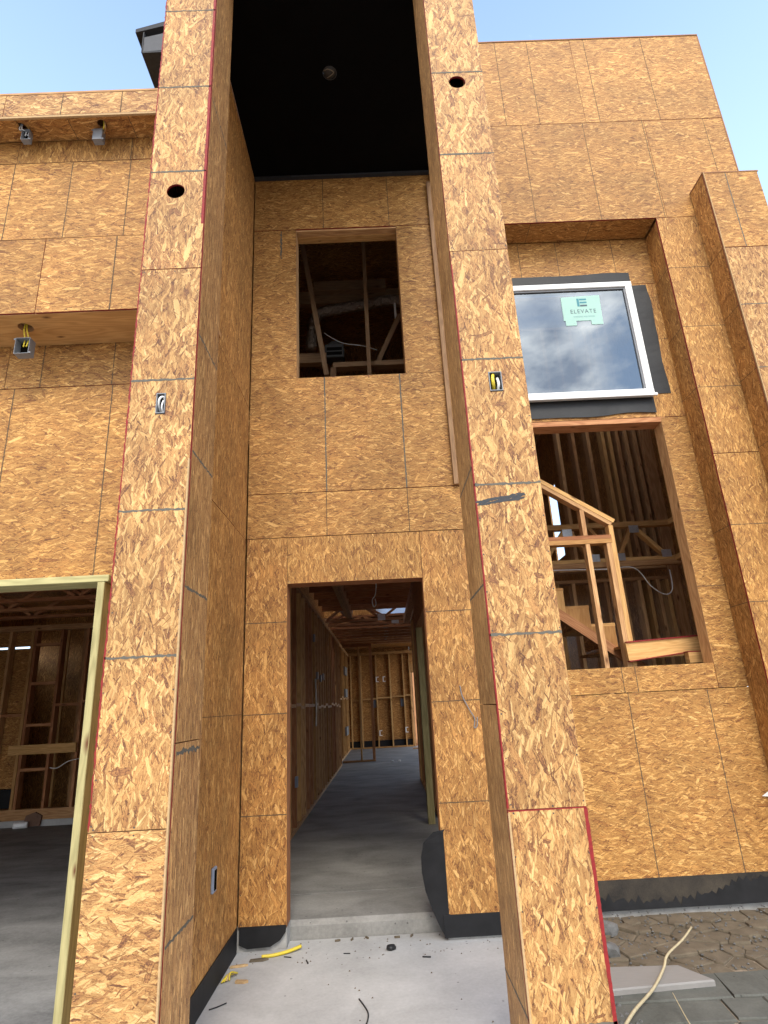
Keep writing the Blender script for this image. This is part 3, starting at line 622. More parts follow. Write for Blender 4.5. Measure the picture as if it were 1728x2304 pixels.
text('ELEVATE', cxs, 3.395, .062, sy - .0012, INKGREY, stk, .24)
text('WINDOWS AND DOORS', cxs, 3.350, .022, sy - .0012, INKMID, stk, .20)
mkx, mkz = cxs - .045, 3.470
for nm, a in (('emblem', [(mkx, mkz, .022, .088)]),):
    plate('emblem', [(mkx, mkz), (mkx + .022, mkz), (mkx + .022, mkz + .088), (mkx, mkz + .088)], sy - .0015, .0004, INKTEAL, stk)
    for q in (0, .034, .068): plate('emblem', [(mkx + .026, mkz + q), (mkx + .092, mkz + q), (mkx + .092, mkz + q + .018), (mkx + .026, mkz + q + .018)], sy - .0015, .0004, INKTEAL if q else INKGREY, stk)

# pier at the far right, standing proud of the tall wall
pr = thing('corner_pier', 'narrow strand board pier standing proud at the far right, lower than the wall behind', 'pier', (3.42, YCOL, g0))
CX0, CX1, CT = 3.168, 3.678, 4.515
front(pr, CX0, CX1, 3.672, CT, YCOL, W, lx=[3.376], lw=.009, lmat=MARKER)
front(pr, CX0, CX1, 1.23, 3.67, YCOL, OSB_PALE, lz=[3.075, 2.465, 1.85], grain='v', lw=.008, lmat=MARKER, edge=BROWN_EDGE); front(pr, CX0, CX1, -1.21, 1.228, YCOL, OSB_PALE, lz=[.62, 0], grain='v', lw=.008, lmat=MARKER)
for z0, z1 in ((-1.21, 1.23), (1.23, 3.67), (3.67, CT)):
    faceL(pr, CX0, YCOL + .0125, YW - .002, z0, z1, OSB_DEEP, lz=[q for q in (.62, 1.85, 2.465, 3.075) if z0 < q < z1], lw=.005, grain='v')
faceR(pr, CX1, YCOL + .0125, YW - .002, -1.21, CT, OSB_DEEP, grain='v')
box('top_cap', CX0 - .002, CX1 + .008, YCOL - .004, YW - .003, CT, CT + .011, BROWN_EDGE, pr)
box('edge_strip', CX0 - .0008, CX0 + .006, YCOL - .0125, YCOL - .001, -1.2, CT - .002, LIGHT_EDGE, pr)

# ------------------------------------------------------------------ left: overhanging upper wall, parapet, garage wall
YU, YL, YF = 2.97, 3.30, 2.783
XE = -3.3
uw = thing('overhanging_wall', 'strand board upper wall left of the pillar, overhanging the garage on a timber plank', 'wall', (-2.0, YU, 2.32))
front(uw, XE, -2.245, 3.494, 3.68, YU, W); front(uw, -2.245, -1.49, 3.494, 3.68, YU, W, grain='v', lx=[-1.50]); front(uw, -1.49, -.95, 3.494, 3.68, YU, W, grain='v')
front(uw, XE, -1.0, 2.872, 3.492, YU, W, lx=[-2.64, -2.25, -1.875, -1.496], lw=.006)
front(uw, XE, -1.972, 2.322, 2.870, YU, W, edge=RED_EDGE); front(uw, -1.972, -.98, 2.322, 2.870, YU, W, lx=[-1.53], lw=.008, edge=RED_EDGE)
up_ = panel(uw, (XE, YL - .002, 2.32), X, -Y, 2.35, YL - YU - .014, PINE_GOLD, holes=[('c', -2.101 - XE, YL - .002 - 3.104, .044)], th=.036, name='soffit_plank', edge=PINE)
rpt = thing('roof_parapet', 'low strand board parapet and soffit along the top of the left wall', 'parapet', (-2.0, YF, 3.67))
front(rpt, XE, -2.25, 3.672, 3.856, YF, OSB_PALE, grain='u'); front(rpt, -2.25, -.95, 3.672, 3.856, YF, OSB_PALE, lx=[-1.885, -1.505], lw=.006)
box('edge_strip', XE, -.95, YF - .0005, YF + .014, 3.656, 3.671, LIGHT_EDGE, rpt)
under(rpt, XE, -2.19, YF + .015, YU - .001, 3.68, OSB_DEEP, lx=[-2.5]); under(rpt, -2.19, -.95, YF + .015, YU - .001, 3.68, OSB_DEEP, lx=[-1.86, -1.47], lw=.004, holes=[('c', -2.178, 2.866, .034), ('c', -1.656, 2.862, .030)])
box('cap_board', XE, -.95, YF - .002, YU + .3, 3.857, 3.872, PINE, rpt)
gw = thing('garage_wall', 'strand board wall over the garage opening, set back under the timber plank', 'wall', (-2.0, YL, GAR_Z))
front(gw, XE, -2.308, 2.013, 2.325, YL, W); front(gw, -2.308, -1.0, 2.013, 2.325, YL, W, lx=[-2.085, -1.632], lw=.006, edge=RED_EDGE)
front(gw, XE, -1.0, .775, 2.011, YL, W, lx=[-2.85, -2.24, -1.622], lw=.007)
front(gw, -1.44, -1.0, GAR_Z + .004, .773, YL, W, grain='v')
gf = thing('garage_door_frame', 'greenish treated lumber frame round the garage opening', 'door frame', (-1.5, 3.2, GAR_Z))
box('header', XE, -1.452, 3.13, 3.29, .7045, .742, TREATED, gf, bev=.003); box('jamb', -1.512, -1.4725, 3.131, 3.288, GAR_Z + .002, .7035, TREATED, gf, bev=.003)
box('backing_board', XE, -1.47, 3.305, 3.40, .772, 1.06, PINE, gf); box('backing_board', -1.45, -1.41, 3.316, 3.40, GAR_Z + .003, .76, PINE_RED, gf)

# roof eave seen beyond the left pillar
re_ = thing('roof_eave', 'black roof eave jutting out behind the left pillar against the sky', 'roof', (-2.2, 5.6, 7.6))
ey = 5.5; ey1 = 6.05
def prism(name, pts, y0, y1, mat, parent): return plate(name, pts, y0, y1 - y0, mat, parent)
prism('fascia', [(-2.785, 8.36), (-2.785, 8.63), (-1.5, 8.98), (-1.5, 8.45)], ey + .02, ey + .05, FELT_PALE, re_)
prism('soffit', [(-2.79, 8.33), (-1.5, 8.36), (-1.5, 8.385), (-2.79, 8.355)], ey + .015, ey1 + .3, FELT, re_)
prism('roof_deck', [(-2.90, 8.70), (-2.90, 8.765), (-1.5, 9.26), (-1.5, 9.12)], ey, ey1 + .3, FELT, re_)
prism('side_fascia', [(-2.80, 8.34), (-2.80, 8.72), (-2.786, 8.725), (-2.786, 8.34)], ey + .01, ey1 + .3, FELT, re_)
prism('gable_wall', [(-2.45, 4.0), (-2.45, 8.33), (-1.5, 8.34), (-1.5, 4.0)], ey1 + .24, ey1 + .29, FELT, re_)

# ------------------------------------------------------------------ electrical boxes and cables
def jbox(label, x0, x1, z0, z1, yf, mat, cable):
    t = thing('junction_box', label, 'electrical box', ((x0 + x1) / 2, yf, z0), 'electrical boxes roughed into the walls')
    e = .0035; dp = .055
    box('side', x0, x0 + e, yf, yf + dp, z0, z1, mat, t); box('side', x1 - e, x1, yf, yf + dp, z0, z1, mat, t)
    box('side', x0 + e, x1 - e, yf, yf + dp, z0, z0 + e, mat, t); box('side', x0 + e, x1 - e, yf, yf + dp, z1 - e, z1, mat, t)
    box('back', x0, x1, yf + dp + .0005, yf + dp + .004, z0, z1, DARK, t)
    for nm, pts, r, mt in cable: tube(nm, pts, r, mt, t, 8)
    return t
y = LF - .006
jbox('grey box with looped white cable on the front of the left pillar', -.955, -.915, 1.278, 1.378, y, GREYPLASTIC,
     [('cable', [(-.945, y + .04, 1.30), (-.947, y + .012, 1.325), (-.938, y + .0, 1.352), (-.925, y + .01, 1.362), (-.922, y + .02, 1.34)], .005, WHITEWIRE), ('cable', [(-.928, y + .03, 1.283), (-.930, y + .006, 1.31), (-.926, y + .01, 1.345)], .004, WHITEWIRE)])
y = RF - .006
jbox('grey box with bent yellow cable on the front of the right pillar', .538, .596, 1.305, 1.400, y, GREYPLASTIC,
     [('cable', [(.562, y + .04, 1.322), (.556, y + .005, 1.335), (.553, y - .004, 1.36), (.558, y + .008, 1.385), (.568, y + .04, 1.39)], .0075, YELLOW), ('cable', [(.578, y + .03, 1.315), (.580, y + .008, 1.34), (.579, y + .02, 1.375)], .007, WHITEWIRE)])
def hang(label, hx, hy, hz, bx, by, bz, bw, bh, bd, cols, turn=False):
    t = thing('hanging_box', label, 'electrical box', (bx, by, bz), 'electrical boxes hanging from holes by their cables')
    x0, x1 = bx - bw / 2, bx + bw / 2; e = .003
    box('side', x0, x0 + e, by, by + bd, bz, bz + bh, GREYPLASTIC, t); box('side', x1 - e, x1, by, by + bd, bz, bz + bh, GREYPLASTIC, t)
    box('side', x0 + e, x1 - e, by, by + bd, bz, bz + e, GREYPLASTIC, t); box('side', x0 + e, x1 - e, by, by + bd, bz + bh - e, bz + bh, GREYPLASTIC, t)
    box('back', x0 + e, x1 - e, by + (.001 if turn else bd - .004), by + (.004 if turn else bd - .001), bz + e, bz + bh - e, GREYPLASTIC if turn else DARK, t)
    box('ear', x0 - .012, x0 + .0, by + .002, by + .005, bz + bh - .012, bz + bh - .002, GREYPLASTIC, t); box('ear', x1, x1 + .012, by + .002, by + .005, bz + .002, bz + .012, GREYPLASTIC, t)
    for dx, mt in cols:
        tube('cable', [(hx + dx * .5, hy, hz + .03), (hx + dx, hy - .004, hz - .02), (bx + dx * 1.4, by + bd * .5, bz + bh + .005), (bx + dx, by + bd * .4, bz + bh * .55)], .0045, mt, t, 6)
    return t
hang('grey box hanging by white wires from the parapet soffit, nearest the left edge', -2.178, 2.866, 3.68, -2.145, 2.862, 3.575, .05, .085, .04, [(-.008, WHITEWIRE), (.008, WHITEWIRE)])
hang('pale box hanging by a yellow wire from the parapet soffit, nearer the pillar', -1.656, 2.862, 3.68, -1.685, 2.872, 3.565, .06, .09, .045, [(.016, YELLOW), (.024, CHIP)], True)
hang('grey box hanging by yellow cable from the timber plank above the garage', -2.101, 3.104, 2.32, -2.095, 3.085, 2.125, .088, .11, .06, [(-.005, YELLOW), (.012, YELLOW)])
tag(tube('doorbell_wire', [(.520, YC + .02, .092), (.522, YC - .008, .090), (.530, YC - .012, .03), (.570, YC - .014, -.06), (.600, YC - .014, -.12), (.592, YC - .014, -.175), (.612, YC - .014, -.165), (.618, YC - .014, -.11)], .0035, GREYPLASTIC), 'thin grey wire dangling on the wall right of the doorway', 'cable')

# ------------------------------------------------------------------ hallway seen through the doorway
CEIL = 1.52; HX = -1.03
def stud_wall_y(label, x0, x1, y0, y1, z0, z1, step, cat='stud wall', mats=(PINE, PINE_RED, PINE_GOLD), block=None, skip=()):
    t = thing('stud_wall', label, cat, ((x0 + x1) / 2, (y0 + y1) / 2, z0), 'open stud walls inside the house')
    box('bottom_plate', x0, x1, y0, y1, z0, z0 + .038, PINE, t)
    box('top_plate', x0, x1, y0, y1, z1 - .038, z1, PINE_GOLD, t); box('top_plate', x0, x1, y0, y1, z1 - .078, z1 - .040, PINE, t)
    q = y0
    while q + .038 <= y1:
        box('stud', x0, x1, q, q + .038, z0 + .040, z1 - .080, random.choice(mats), t)
        if block is not None and q + step < y1: zz = block + random.uniform(-.03, .03); box('blocking', x0, x1, q + .040, q + step - .002, zz, zz + .038, PINE, t)
        q += step
    return t
hl_ = stud_wall_y('long stud wall down the left side of the hallway', HX - .14, HX, 4.40, 14.6, -1.278, CEIL, .406, block=.02)
for y0 in (4.40, 6.84, 9.28, 11.72):
    box('backing_sheet', HX - .155, HX - .142, y0 + .003, y0 + 2.437, -1.27, CEIL, OSB_DEEP, hl_)
for k, (yy, zz) in enumerate(((5.9, -.80), (7.1, -.82), (9.4, .42), (9.9, .40), (10.3, .44), (9.0, .95))):
    tag(box('outlet_box', HX + .001, HX + .03, yy, yy + .07, zz, zz + .11, BLUEPLASTIC if k < 2 else GREYPLASTIC, bev=.003), ['blue outlet box low on the hallway studs, nearest the doorway', 'blue outlet box low on the hallway studs, second from the doorway', 'pale box at mid height on the hallway studs, nearest of three in a row', 'pale box at mid height on the hallway studs, middle of three in a row', 'pale box at mid height on the hallway studs, farthest of three in a row', 'pale box high on the hallway studs above the row of three'][k], 'electrical box')
tag(tube('cable_drop', [(HX + .01, 9.2, .42), (HX + .02, 9.2, .1), (HX + .015, 9.18, -.25)], .012, WHITEWIRE), 'white cable hanging down the hallway studs', 'cable')
# framed nook ahead on the left and the cross frame in front of it
nk = thing('door_frame', 'bare stud door frame standing across the far left of the hallway', 'stud frame', (-.63, 15.3, -1.278))
box('header', -1.0, -.27, 15.26, 15.35, 1.42, 1.50, PINE_RED, nk); box('sole_plate', -1.06, -.27, 15.26, 15.35, -1.278, -1.24, PINE, nk)
box('post', -.335, -.27, 15.26, 15.35, -1.238, 1.418, PINE_RED, nk); box('post', -.625, -.585, 15.26, 15.35, -1.238, 1.418, PINE_GOLD, nk)
stud_wall_y('stud wall with shelf blocks at the far left end of the hallway', -1.25, -1.10, 15.5, 19.6, -1.278, 1.6, .61, mats=(PINE_GOLD,), block=.2)
for z_ in (-.75, .25, .85):
    tag(box('shelf_block', -1.098, -1.05, 17.0, 17.9, z_, z_ + .22, BOARD_PALE), {-.75: 'pale block low on the far left stud wall', .25: 'pale block at mid height on the far left stud wall', .85: 'pale block high on the far left stud wall'}[z_], 'wood block')
bw_ = thing('back_wall', 'orange strand board wall with studs at the far end of the hallway', 'wall', (0, 19.7, -1.278))
for x0, x1, z0, z1 in ((-1.3, -.02, -1.05, .24), (-.02, .885, -1.05, .24), (-1.3, .885, .245, 1.45)): front(bw_, x0, x1, z0, z1, 19.85, OSB_DEEP)
front(bw_, .885, 3.6, .94, 1.7, 19.85, OSB_DEEP); front(bw_, 3.3, 3.6, -1.27, .938, 19.85, OSB_DEEP); front(bw_, -1.3, .885, 1.452, 1.77, 19.85, OSB_DEEP)
box('base_membrane', -1.3, .88, 19.83, 19.845, -1.278, -1.06, MEMBRANE, bw_)
box('top_plate', -1.3, 1.85, 19.70, 19.84, 1.56, 1.64, PINE_GOLD, bw_); box('bottom_plate', -1.3, .87, 19.70, 19.82, -1.277, -1.24, PINE_GOLD, bw_)
for x_ in (-1.05, -.72, -.225, .22, .645, .86):
    box('stud', x_ - .02, x_ + .02, 19.70, 19.82, -1.238, 1.558, PINE_GOLD, bw_)
for x0, x1 in ((-1.03, -.74), (-.70, -.245), (-.205, .2), (.24, .625), (.665, .84)): box('blocking', x0, x1, 19.70, 19.82, .20 + x0 * .05, .24 + x0 * .05, PINE_GOLD, bw_)
box('door_header', .885, 3.3, 19.70, 19.84, .945, 1.2, PINE_GOLD, bw_); box('door_post', .895, .935, 19.70, 19.84, -1.277, .94, PINE, bw_)  # opening widened out of view beyond the post to light the back room
for x_, z_, lb in ((-.24, .70, 'white outlet ring at eye level on the far wall, left of the pair'), (-.02, .70, 'white outlet ring at eye level on the far wall, right of the pair'), (-.20, -.92, 'white outlet box low on the far wall, left'), (.62, -.86, 'white outlet box low on the far wall, right')):
    t = thing('outlet_box', lb, 'electrical box', (x_, 19.68, z_)); box('side', x_, x_ + .03, 19.66, 19.695, z_, z_ + .16, VINYL, t); box('rim', x_ + .031, x_ + .09, 19.66, 19.695, z_ + .14, z_ + .16, VINYL, t); box('rim', x_ + .031, x_ + .09, 19.66, 19.695, z_, z_ + .02, VINYL, t)
for x_, lb in ((-.40, 'dark box at waist height on the far wall, left'), (.52, 'dark box at waist height on the far wall, right')): tag(box('panel_box', x_, x_ + .14, 19.8, 19.845, -.08, .16, BLUEPLASTIC, bev=.01), lb, 'electrical box')
# cased post and header right of the hallway
cp = thing('cased_opening', 'yellow green post and dark header just inside the doorway on the right', 'door frame', (.46, 7.3, -1.278))
box('post', .425, .50, 7.24, 7.38, -1.277, .87, TREATED, cp); box('header', .425, .50, 4.40, 7.5, .875, 1.40, PINE_RED, cp); box('top_plate', .425, .52, 4.40, 11.0, 1.405, 1.51, PINE_RED, cp)
hr = stud_wall_y('stud wall down the right side of the hallway beyond the post', .56, .66, 7.6, 11.3, -1.278, CEIL, .406)
# trusses over the hallway
def truss(label, y, x0, x1, zb, zt, w=.09, nweb=6, mat=PINE_RED, plates=True):
    t = thing('floor_truss', label, 'truss', ((x0 + x1) / 2, y, zb), 'open web floor trusses overhead')
    box('bottom_chord', x0, x1, y - w / 2, y + w / 2, zb, zb + .04, mat, t); box('top_chord', x0, x1, y - w / 2, y + w / 2, zt - .04, zt, mat, t)
    s = (x1 - x0) / nweb
    for i in range(nweb):
        a = (x0 + s * i + .03, y, zb + .045); b_ = (x0 + s * (i + 1) - .03, y, zt - .045)
        if i % 2: a, b_ = (a[0], y, b_[2]), (b_[0], y, a[2])
        bar('web', a, b_, w * .9, .038, mat, t)
    if plates:
        for i in range(1, nweb):
            z_ = zt - .12 if i % 2 else zb - .004
            box('gang_plate', x0 + s * i - .07, x0 + s * i + .07, y - w / 2 - .0025, y - w / 2 - .0005, z_, z_ + .12, STEEL, t)
    return t
ordn = ['first', 'second', 'third', 'fourth', 'fifth', 'sixth', 'seventh', 'eighth', 'ninth', 'tenth']
for i in range(9):
    truss('open web truss across the hallway ceiling, %s in from the doorway' % ordn[i], 11.10 + .55 * i, -1.03, 1.6, CEIL - .02, CEIL + (.42 if i < 2 else .25), nweb=4 if i else 5, plates=i < 2)
bm_ = thing('ceiling_beam', 'long timber beam running along the hallway ceiling toward the first truss', 'beam', (-.5, 7.5, CEIL))
box('ply', -.63, -.575, 4.5, 11.0, 1.54, 1.90, PINE_GOLD, bm_); box('ply', -.572, -.52, 4.5, 11.0, 1.54, 1.90, PINE, bm_)
for i in range(5):
    y_ = 8.0 + .62 * i
    tag(box('ceiling_joist', -.515, .54, y_, y_ + .04, 1.62, 1.86, PINE_RED), 'dark joist spanning right of the hallway beam, %s from the doorway' % ordn[i], 'joist', 'joists beside the hallway beam')
    tag(box('ceiling_joist', -1.03, -.635, y_, y_ + .04, 1.62, 1.86, PINE_RED), 'dark joist spanning left of the hallway beam, %s from the doorway' % ordn[i], 'joist', 'joists beside the hallway beam')
# house wrap panel letting daylight in over the first truss
tag(plate('house_wrap', [(-.10, 1.80), (.66, 1.80), (.72, 2.42), (-.02, 2.42)], 12.40, .002, WRAP, None), 'bright white house wrap panel seen through the hallway truss', 'house wrap')
tag(tube('flexible_duct', [(-.95, 9.3, 2.1), (-.85, 10.1, 2.02), (-.72, 10.9, 1.80), (-.62, 11.4, 1.72)], .10, FOIL, None, 14), 'crumpled silver duct above the left of the hallway', 'duct')
tag(tube('flexible_duct', [(.10, 13.0, 1.62), (.14, 13.8, 1.60), (.10, 14.8, 1.58)], .06, FOIL, None, 12), 'small silver duct glinting between the hallway trusses', 'duct')
tag(tube('hanging_cable', [(-.03, 6.95, 1.62), (-.03, 6.94, 1.45), (-.045, 6.93, 1.25), (-.085, 6.93, 1.18), (-.075, 6.93, 1.10), (-.045, 6.93, 1.12), (-.05, 6.93, 1.19)], .006, WHITEWIRE), 'white cable hanging in a loop inside the doorway', 'cable')
for k, (x_, y_) in enumerate(((.10, 14.9), (.26, 14.9))):
    tag(box('floor_scrap', x_, x_ + .06, y_, y_ + .09, -1.279, -1.25, VINYL, bev=.008), ['small white scrap on the hallway floor, left of two', 'small white scrap on the hallway floor, right of two'][k], 'scrap')
for k, (x0, y0) in enumerate(((.78, 18.6), (.9, 17.9))): tag(box('loose_board', x0, x0 + .5, y0, y0 + .10, -1.279, -1.25, PINE), ['loose board on the sunlit floor by the back door', 'loose board on the floor short of the back door'][k], 'board')
# fence and ground outside the back door
fn = thing('garden_fence', 'pale timber fence in daylight outside the back door', 'fence', (1.6, 24, g0))
for i in range(14): box('picket', -.6 + .30 * i, -.31 + .30 * i, 24 - (i % 2) * .006, 24.02, g0 + .05, 1.45, FENCEWOOD, fn)
for z_ in (-.9, .9): box('rail', -.6, 3.6, 24.022, 24.06, z_, z_ + .09, FENCEWOOD, fn)
for k in range(3): tag(box('stacked_board', .9, 2.2, 21.6, 21.8, g0 + .02 + .09 * k, g0 + .10 + .09 * k, PINE_RED), 'reddish board outside the back door, %s of the stack' % ['bottom', 'middle', 'top'][k], 'board', 'boards stacked outside the back door')

# ------------------------------------------------------------------ stair hall seen through the right opening
YG = 5.15
sgw = thing('stair_guard_wall', 'framed guard wall with a sloping top plate just inside the stair opening', 'stud frame', (2.0, YG, -.3))
bar('sloping_plate', (.95, YG, 2.295), (2.155, YG, 1.475), .10, .036, PINE_GOLD, sgw); bar('sloping_plate', (.95, YG, 2.253), (2.128, YG, 1.452), .09, .036, PINE, sgw)
box('cross_plate', .95, 2.108, YG - .045, YG + .045, 1.318, 1.352, PINE_RED, sgw); box('cross_plate', .95, 2.108, YG - .047, YG + .045, 1.276, 1.316, PINE_GOLD, sgw)
for x_ in (2.075, 2.117): box('stud', x_ - .020, x_ + .020, YG - .043, YG + .043, -.28, 1.274 if x_ < 2.1 else 1.44, PINE_GOLD if x_ > 2.1 else PINE, sgw)
box('stud', 1.866, 1.904, YG - .043, YG + .043, -.28, 1.274, PINE, sgw); box('stud', 1.860, 1.898, YG - .043, YG + .043, 1.354, 1.60, PINE, sgw); box('stud', 1.45, 1.488, YG - .043, YG + .043, -.28, 1.274, PINE, sgw); box('stud', 1.45, 1.488, YG - .043, YG + .043, 1.354, 1.89, PINE, sgw)
st = thing('staircase', 'rough timber staircase rising to the left behind the guard wall', 'staircase', (1.7, 5.9, -.3))
sl_ = (.743 - .367) / (1.742 - 2.23)
bar('stringer', (.6, 5.62, .70 + (.6 - 1.735) * sl_), (2.40, 5.62, .70 + (2.40 - 1.735) * sl_), .04, .085, PINE_RED, st, side=(0, 1, 0))
for i in range(6):
    xe = 2.215 - .222 * i; zt_ = .580 + .178 * i
    ln_ = lambda x_: .70 + (x_ - 1.735) * sl_ + .03
    plate('stringer_tooth', [(xe - .221, ln_(xe - .221)), (xe, ln_(xe)), (xe, zt_ + .02), (xe - .221, zt_ + .02)], 5.645, .02, PINE_GOLD, st)
    box('tread', xe - .25, xe + .01, 5.66, 6.55, zt_ + .022, zt_ + .050, PINE_GOLD, st)
    box('riser', xe - .012, xe, 5.69, 6.55, zt_ - .15, zt_ + .021, OSB_DEEP, st)
lb_ = thing('landing', 'timber landing edge with red top line at the foot of the stairs', 'landing', (2.35, 5.05, -.3))
bar('rim_board', (2.045, 5.06, .318), (2.72, 5.06, .345), .04, .145, PINE_GOLD, lb_); bar('red_edge', (2.045, 5.045, .395), (2.72, 5.045, .4225), .04, .010, RED_EDGE, lb_)
bar('lower_edge', (2.045, 5.04, .238), (2.55, 5.04, .29), .045, .008, RED_EDGE, lb_); box('block', 2.505, 2.66, 4.95, 5.02, .20, .283, PINE_GOLD, lb_); box('block_edge', 2.50, 2.665, 4.948, 5.02, .284, .292, RED_EDGE, lb_)
box('deck', 2.15, 3.55, 5.10, 6.6, .37, .395, OSB_DEEP, lb_)
# truss ring at upper floor level
tr1 = thing('floor_truss', 'open web truss crossing the stair hall with steel plates at its joints', 'truss', (2.5, 6.5, 1.35), 'open web floor trusses overhead')
for nm, z0, z1, d_ in (('top_chord', 1.805, 1.865, .09), ('bottom_chord', 1.405, 1.445, .09), ('ledger', 1.345, 1.402, .06)): box(nm, .7, 3.44, 6.5, 6.5 + d_, z0, z1, PINE_GOLD if nm != 'ledger' else PINE, tr1)
for a, b_ in (((2.93, 1.80), (2.735, 1.45)), ((2.97, 1.80), (3.28, 1.45)), ((2.20, 1.80), (2.45, 1.45)), ((2.16, 1.80), (1.9, 1.45)), ((2.70, 1.45), (2.45, 1.80)), ((1.55, 1.80), (1.85, 1.45))): bar('web', (a[0], 6.545, a[1]), (b_[0], 6.545, b_[1]), .085, .04, PINE_GOLD, tr1)
for x_, z_ in ((2.90, 1.73), (2.69, 1.41), (3.22, 1.43), (2.13, 1.72), (2.40, 1.41)): box('gang_plate', x_, x_ + .11, 6.4965, 6.4985, z_, z_ + .085, STEEL, tr1)
tr2 = thing('floor_truss', 'chords running along the right wall of the stair hall', 'truss', (3.40, 5.7, 1.35), 'open web floor trusses overhead')
box('top_chord', 3.36, 3.44, 5.2, 6.495, 1.805, 1.865, PINE_GOLD, tr2); box('bottom_chord', 3.36, 3.44, 5.2, 6.495, 1.385, 1.445, PINE_GOLD, tr2)
def stud_wall_x(label, y0, y1, xs, z0, z1, mats=(PINE, PINE_GOLD), w=.042, x0=None, x1=None):
    t = thing('stud_wall', label, 'stud wall', (sum(xs) / len(xs), y0, z0), 'open stud walls inside the house')
    a, b_ = (min(xs) - .1 if x0 is None else x0), (max(xs) + .1 if x1 is None else x1)
    box('bottom_plate', a, b_, y0, y1, z0, z0 + .04, PINE, t); box('top_plate', a, b_, y0, y1, z1 - .04, z1, PINE, t)
    for x_ in xs: box('stud', x_ - w / 2, x_ + w / 2, y0, y1, z0 + .042, z1 - .042, random.choice(mats), t)
    return t
bs = stud_wall_x('tall stud wall at the back of the stair hall', 7.2, 7.34, [.9, 1.3, 1.7, 2.10, 2.49, 2.69, 2.89, 3.09, 3.18, 3.285, 3.40, 3.52, 3.60], 1.45, 5.0, mats=(PINE_GOLD, PINE))
bs2 = stud_wall_x('lower stud wall below the truss in the stair hall', 7.2, 7.34, [1.6, 2.0, 2.20, 2.40, 2.62, 2.80, 3.02, 3.22, 3.33, 3.45, 3.56], -.3, 1.345, mats=(PINE_GOLD, PINE))
front(bs, 3.36, 3.55, 1.5, 3.0, 7.36, OSB_DEEP); front(bs2, 3.23, 3.42, -.2, 1.3, 7.36, OSB_DEEP)
stud_wall_y('stud wall up the right side of the stair hall', 3.46, 3.58, 4.9, 7.15, -.3, 5.0, .40, mats=(PINE, PINE_RED))
tag(tube('slack_cable', [(1.3, 6.4, 1.30), (1.9, 6.4, 1.315), (2.5, 6.4, 1.30), (2.83, 6.4, 1.30), (2.98, 6.4, 1.09), (3.12, 6.4, .99), (3.21, 6.4, 1.05), (3.22, 6.4, 1.26)], .006, WHITEWIRE), 'white cable looping slackly under the stair hall truss', 'cable')

# ------------------------------------------------------------------ attic seen through the opening over the door
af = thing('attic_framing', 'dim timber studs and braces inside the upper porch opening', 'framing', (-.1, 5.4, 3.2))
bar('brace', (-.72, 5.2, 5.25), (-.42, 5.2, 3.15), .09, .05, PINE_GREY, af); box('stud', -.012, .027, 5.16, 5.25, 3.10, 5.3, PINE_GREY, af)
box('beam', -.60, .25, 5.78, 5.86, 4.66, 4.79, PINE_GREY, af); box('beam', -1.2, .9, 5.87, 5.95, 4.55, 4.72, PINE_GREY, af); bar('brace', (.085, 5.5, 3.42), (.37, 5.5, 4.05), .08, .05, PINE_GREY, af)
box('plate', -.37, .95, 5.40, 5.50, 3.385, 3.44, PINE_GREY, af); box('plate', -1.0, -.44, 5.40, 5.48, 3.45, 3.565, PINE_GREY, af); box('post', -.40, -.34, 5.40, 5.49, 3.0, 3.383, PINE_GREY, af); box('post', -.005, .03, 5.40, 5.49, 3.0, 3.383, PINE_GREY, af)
tag(tube('flexible_duct', [(-.62, 5.62, 3.75), (-.60, 5.62, 4.05), (-.52, 5.62, 4.22), (-.3, 5.62, 4.27), (0, 5.6, 4.30), (.28, 5.6, 4.34), (.45, 5.6, 4.30)], .062, FOIL, None, 16), 'shiny brown silver duct crossing the dim upper opening', 'duct')
vr = thing('vent_register', 'grey metal vent box with slots inside the upper opening', 'vent', (-.35, 5.4, 3.5))
box('housing', -.455, -.252, 5.42, 5.55, 3.52, 3.68, DIMGREY, vr, bev=.006)
for z_ in (3.545, 3.60): box('slot', -.435, -.272, 5.4165, 5.4195, z_, z_ + .038, DARK, vr)  # flat dark plates on the housing, standing in for shade inside slots
mk('hood', [(-.44, 5.44, 3.681), (-.27, 5.44, 3.681), (-.27, 5.54, 3.681), (-.44, 5.54, 3.681), (-.38, 5.47, 3.75), (-.33, 5.47, 3.75), (-.33, 5.52, 3.75), (-.38, 5.52, 3.75)], BF, DIMGREY, vr)
tag(box('white_conduit', .312, .335, 5.46, 5.50, 4.02, 4.20, VINYL, bev=.003), 'short white conduit at the right of the dim upper opening', 'conduit')
tag(tube('attic_wire', [(-.46, 5.45, 3.84), (-.37, 5.45, 3.77), (-.25, 5.45, 3.70), (-.05, 5.45, 3.66), (.10, 5.45, 3.60)], .004, WHITEWIRE), 'thin grey wire crossing the dim upper opening', 'cable')

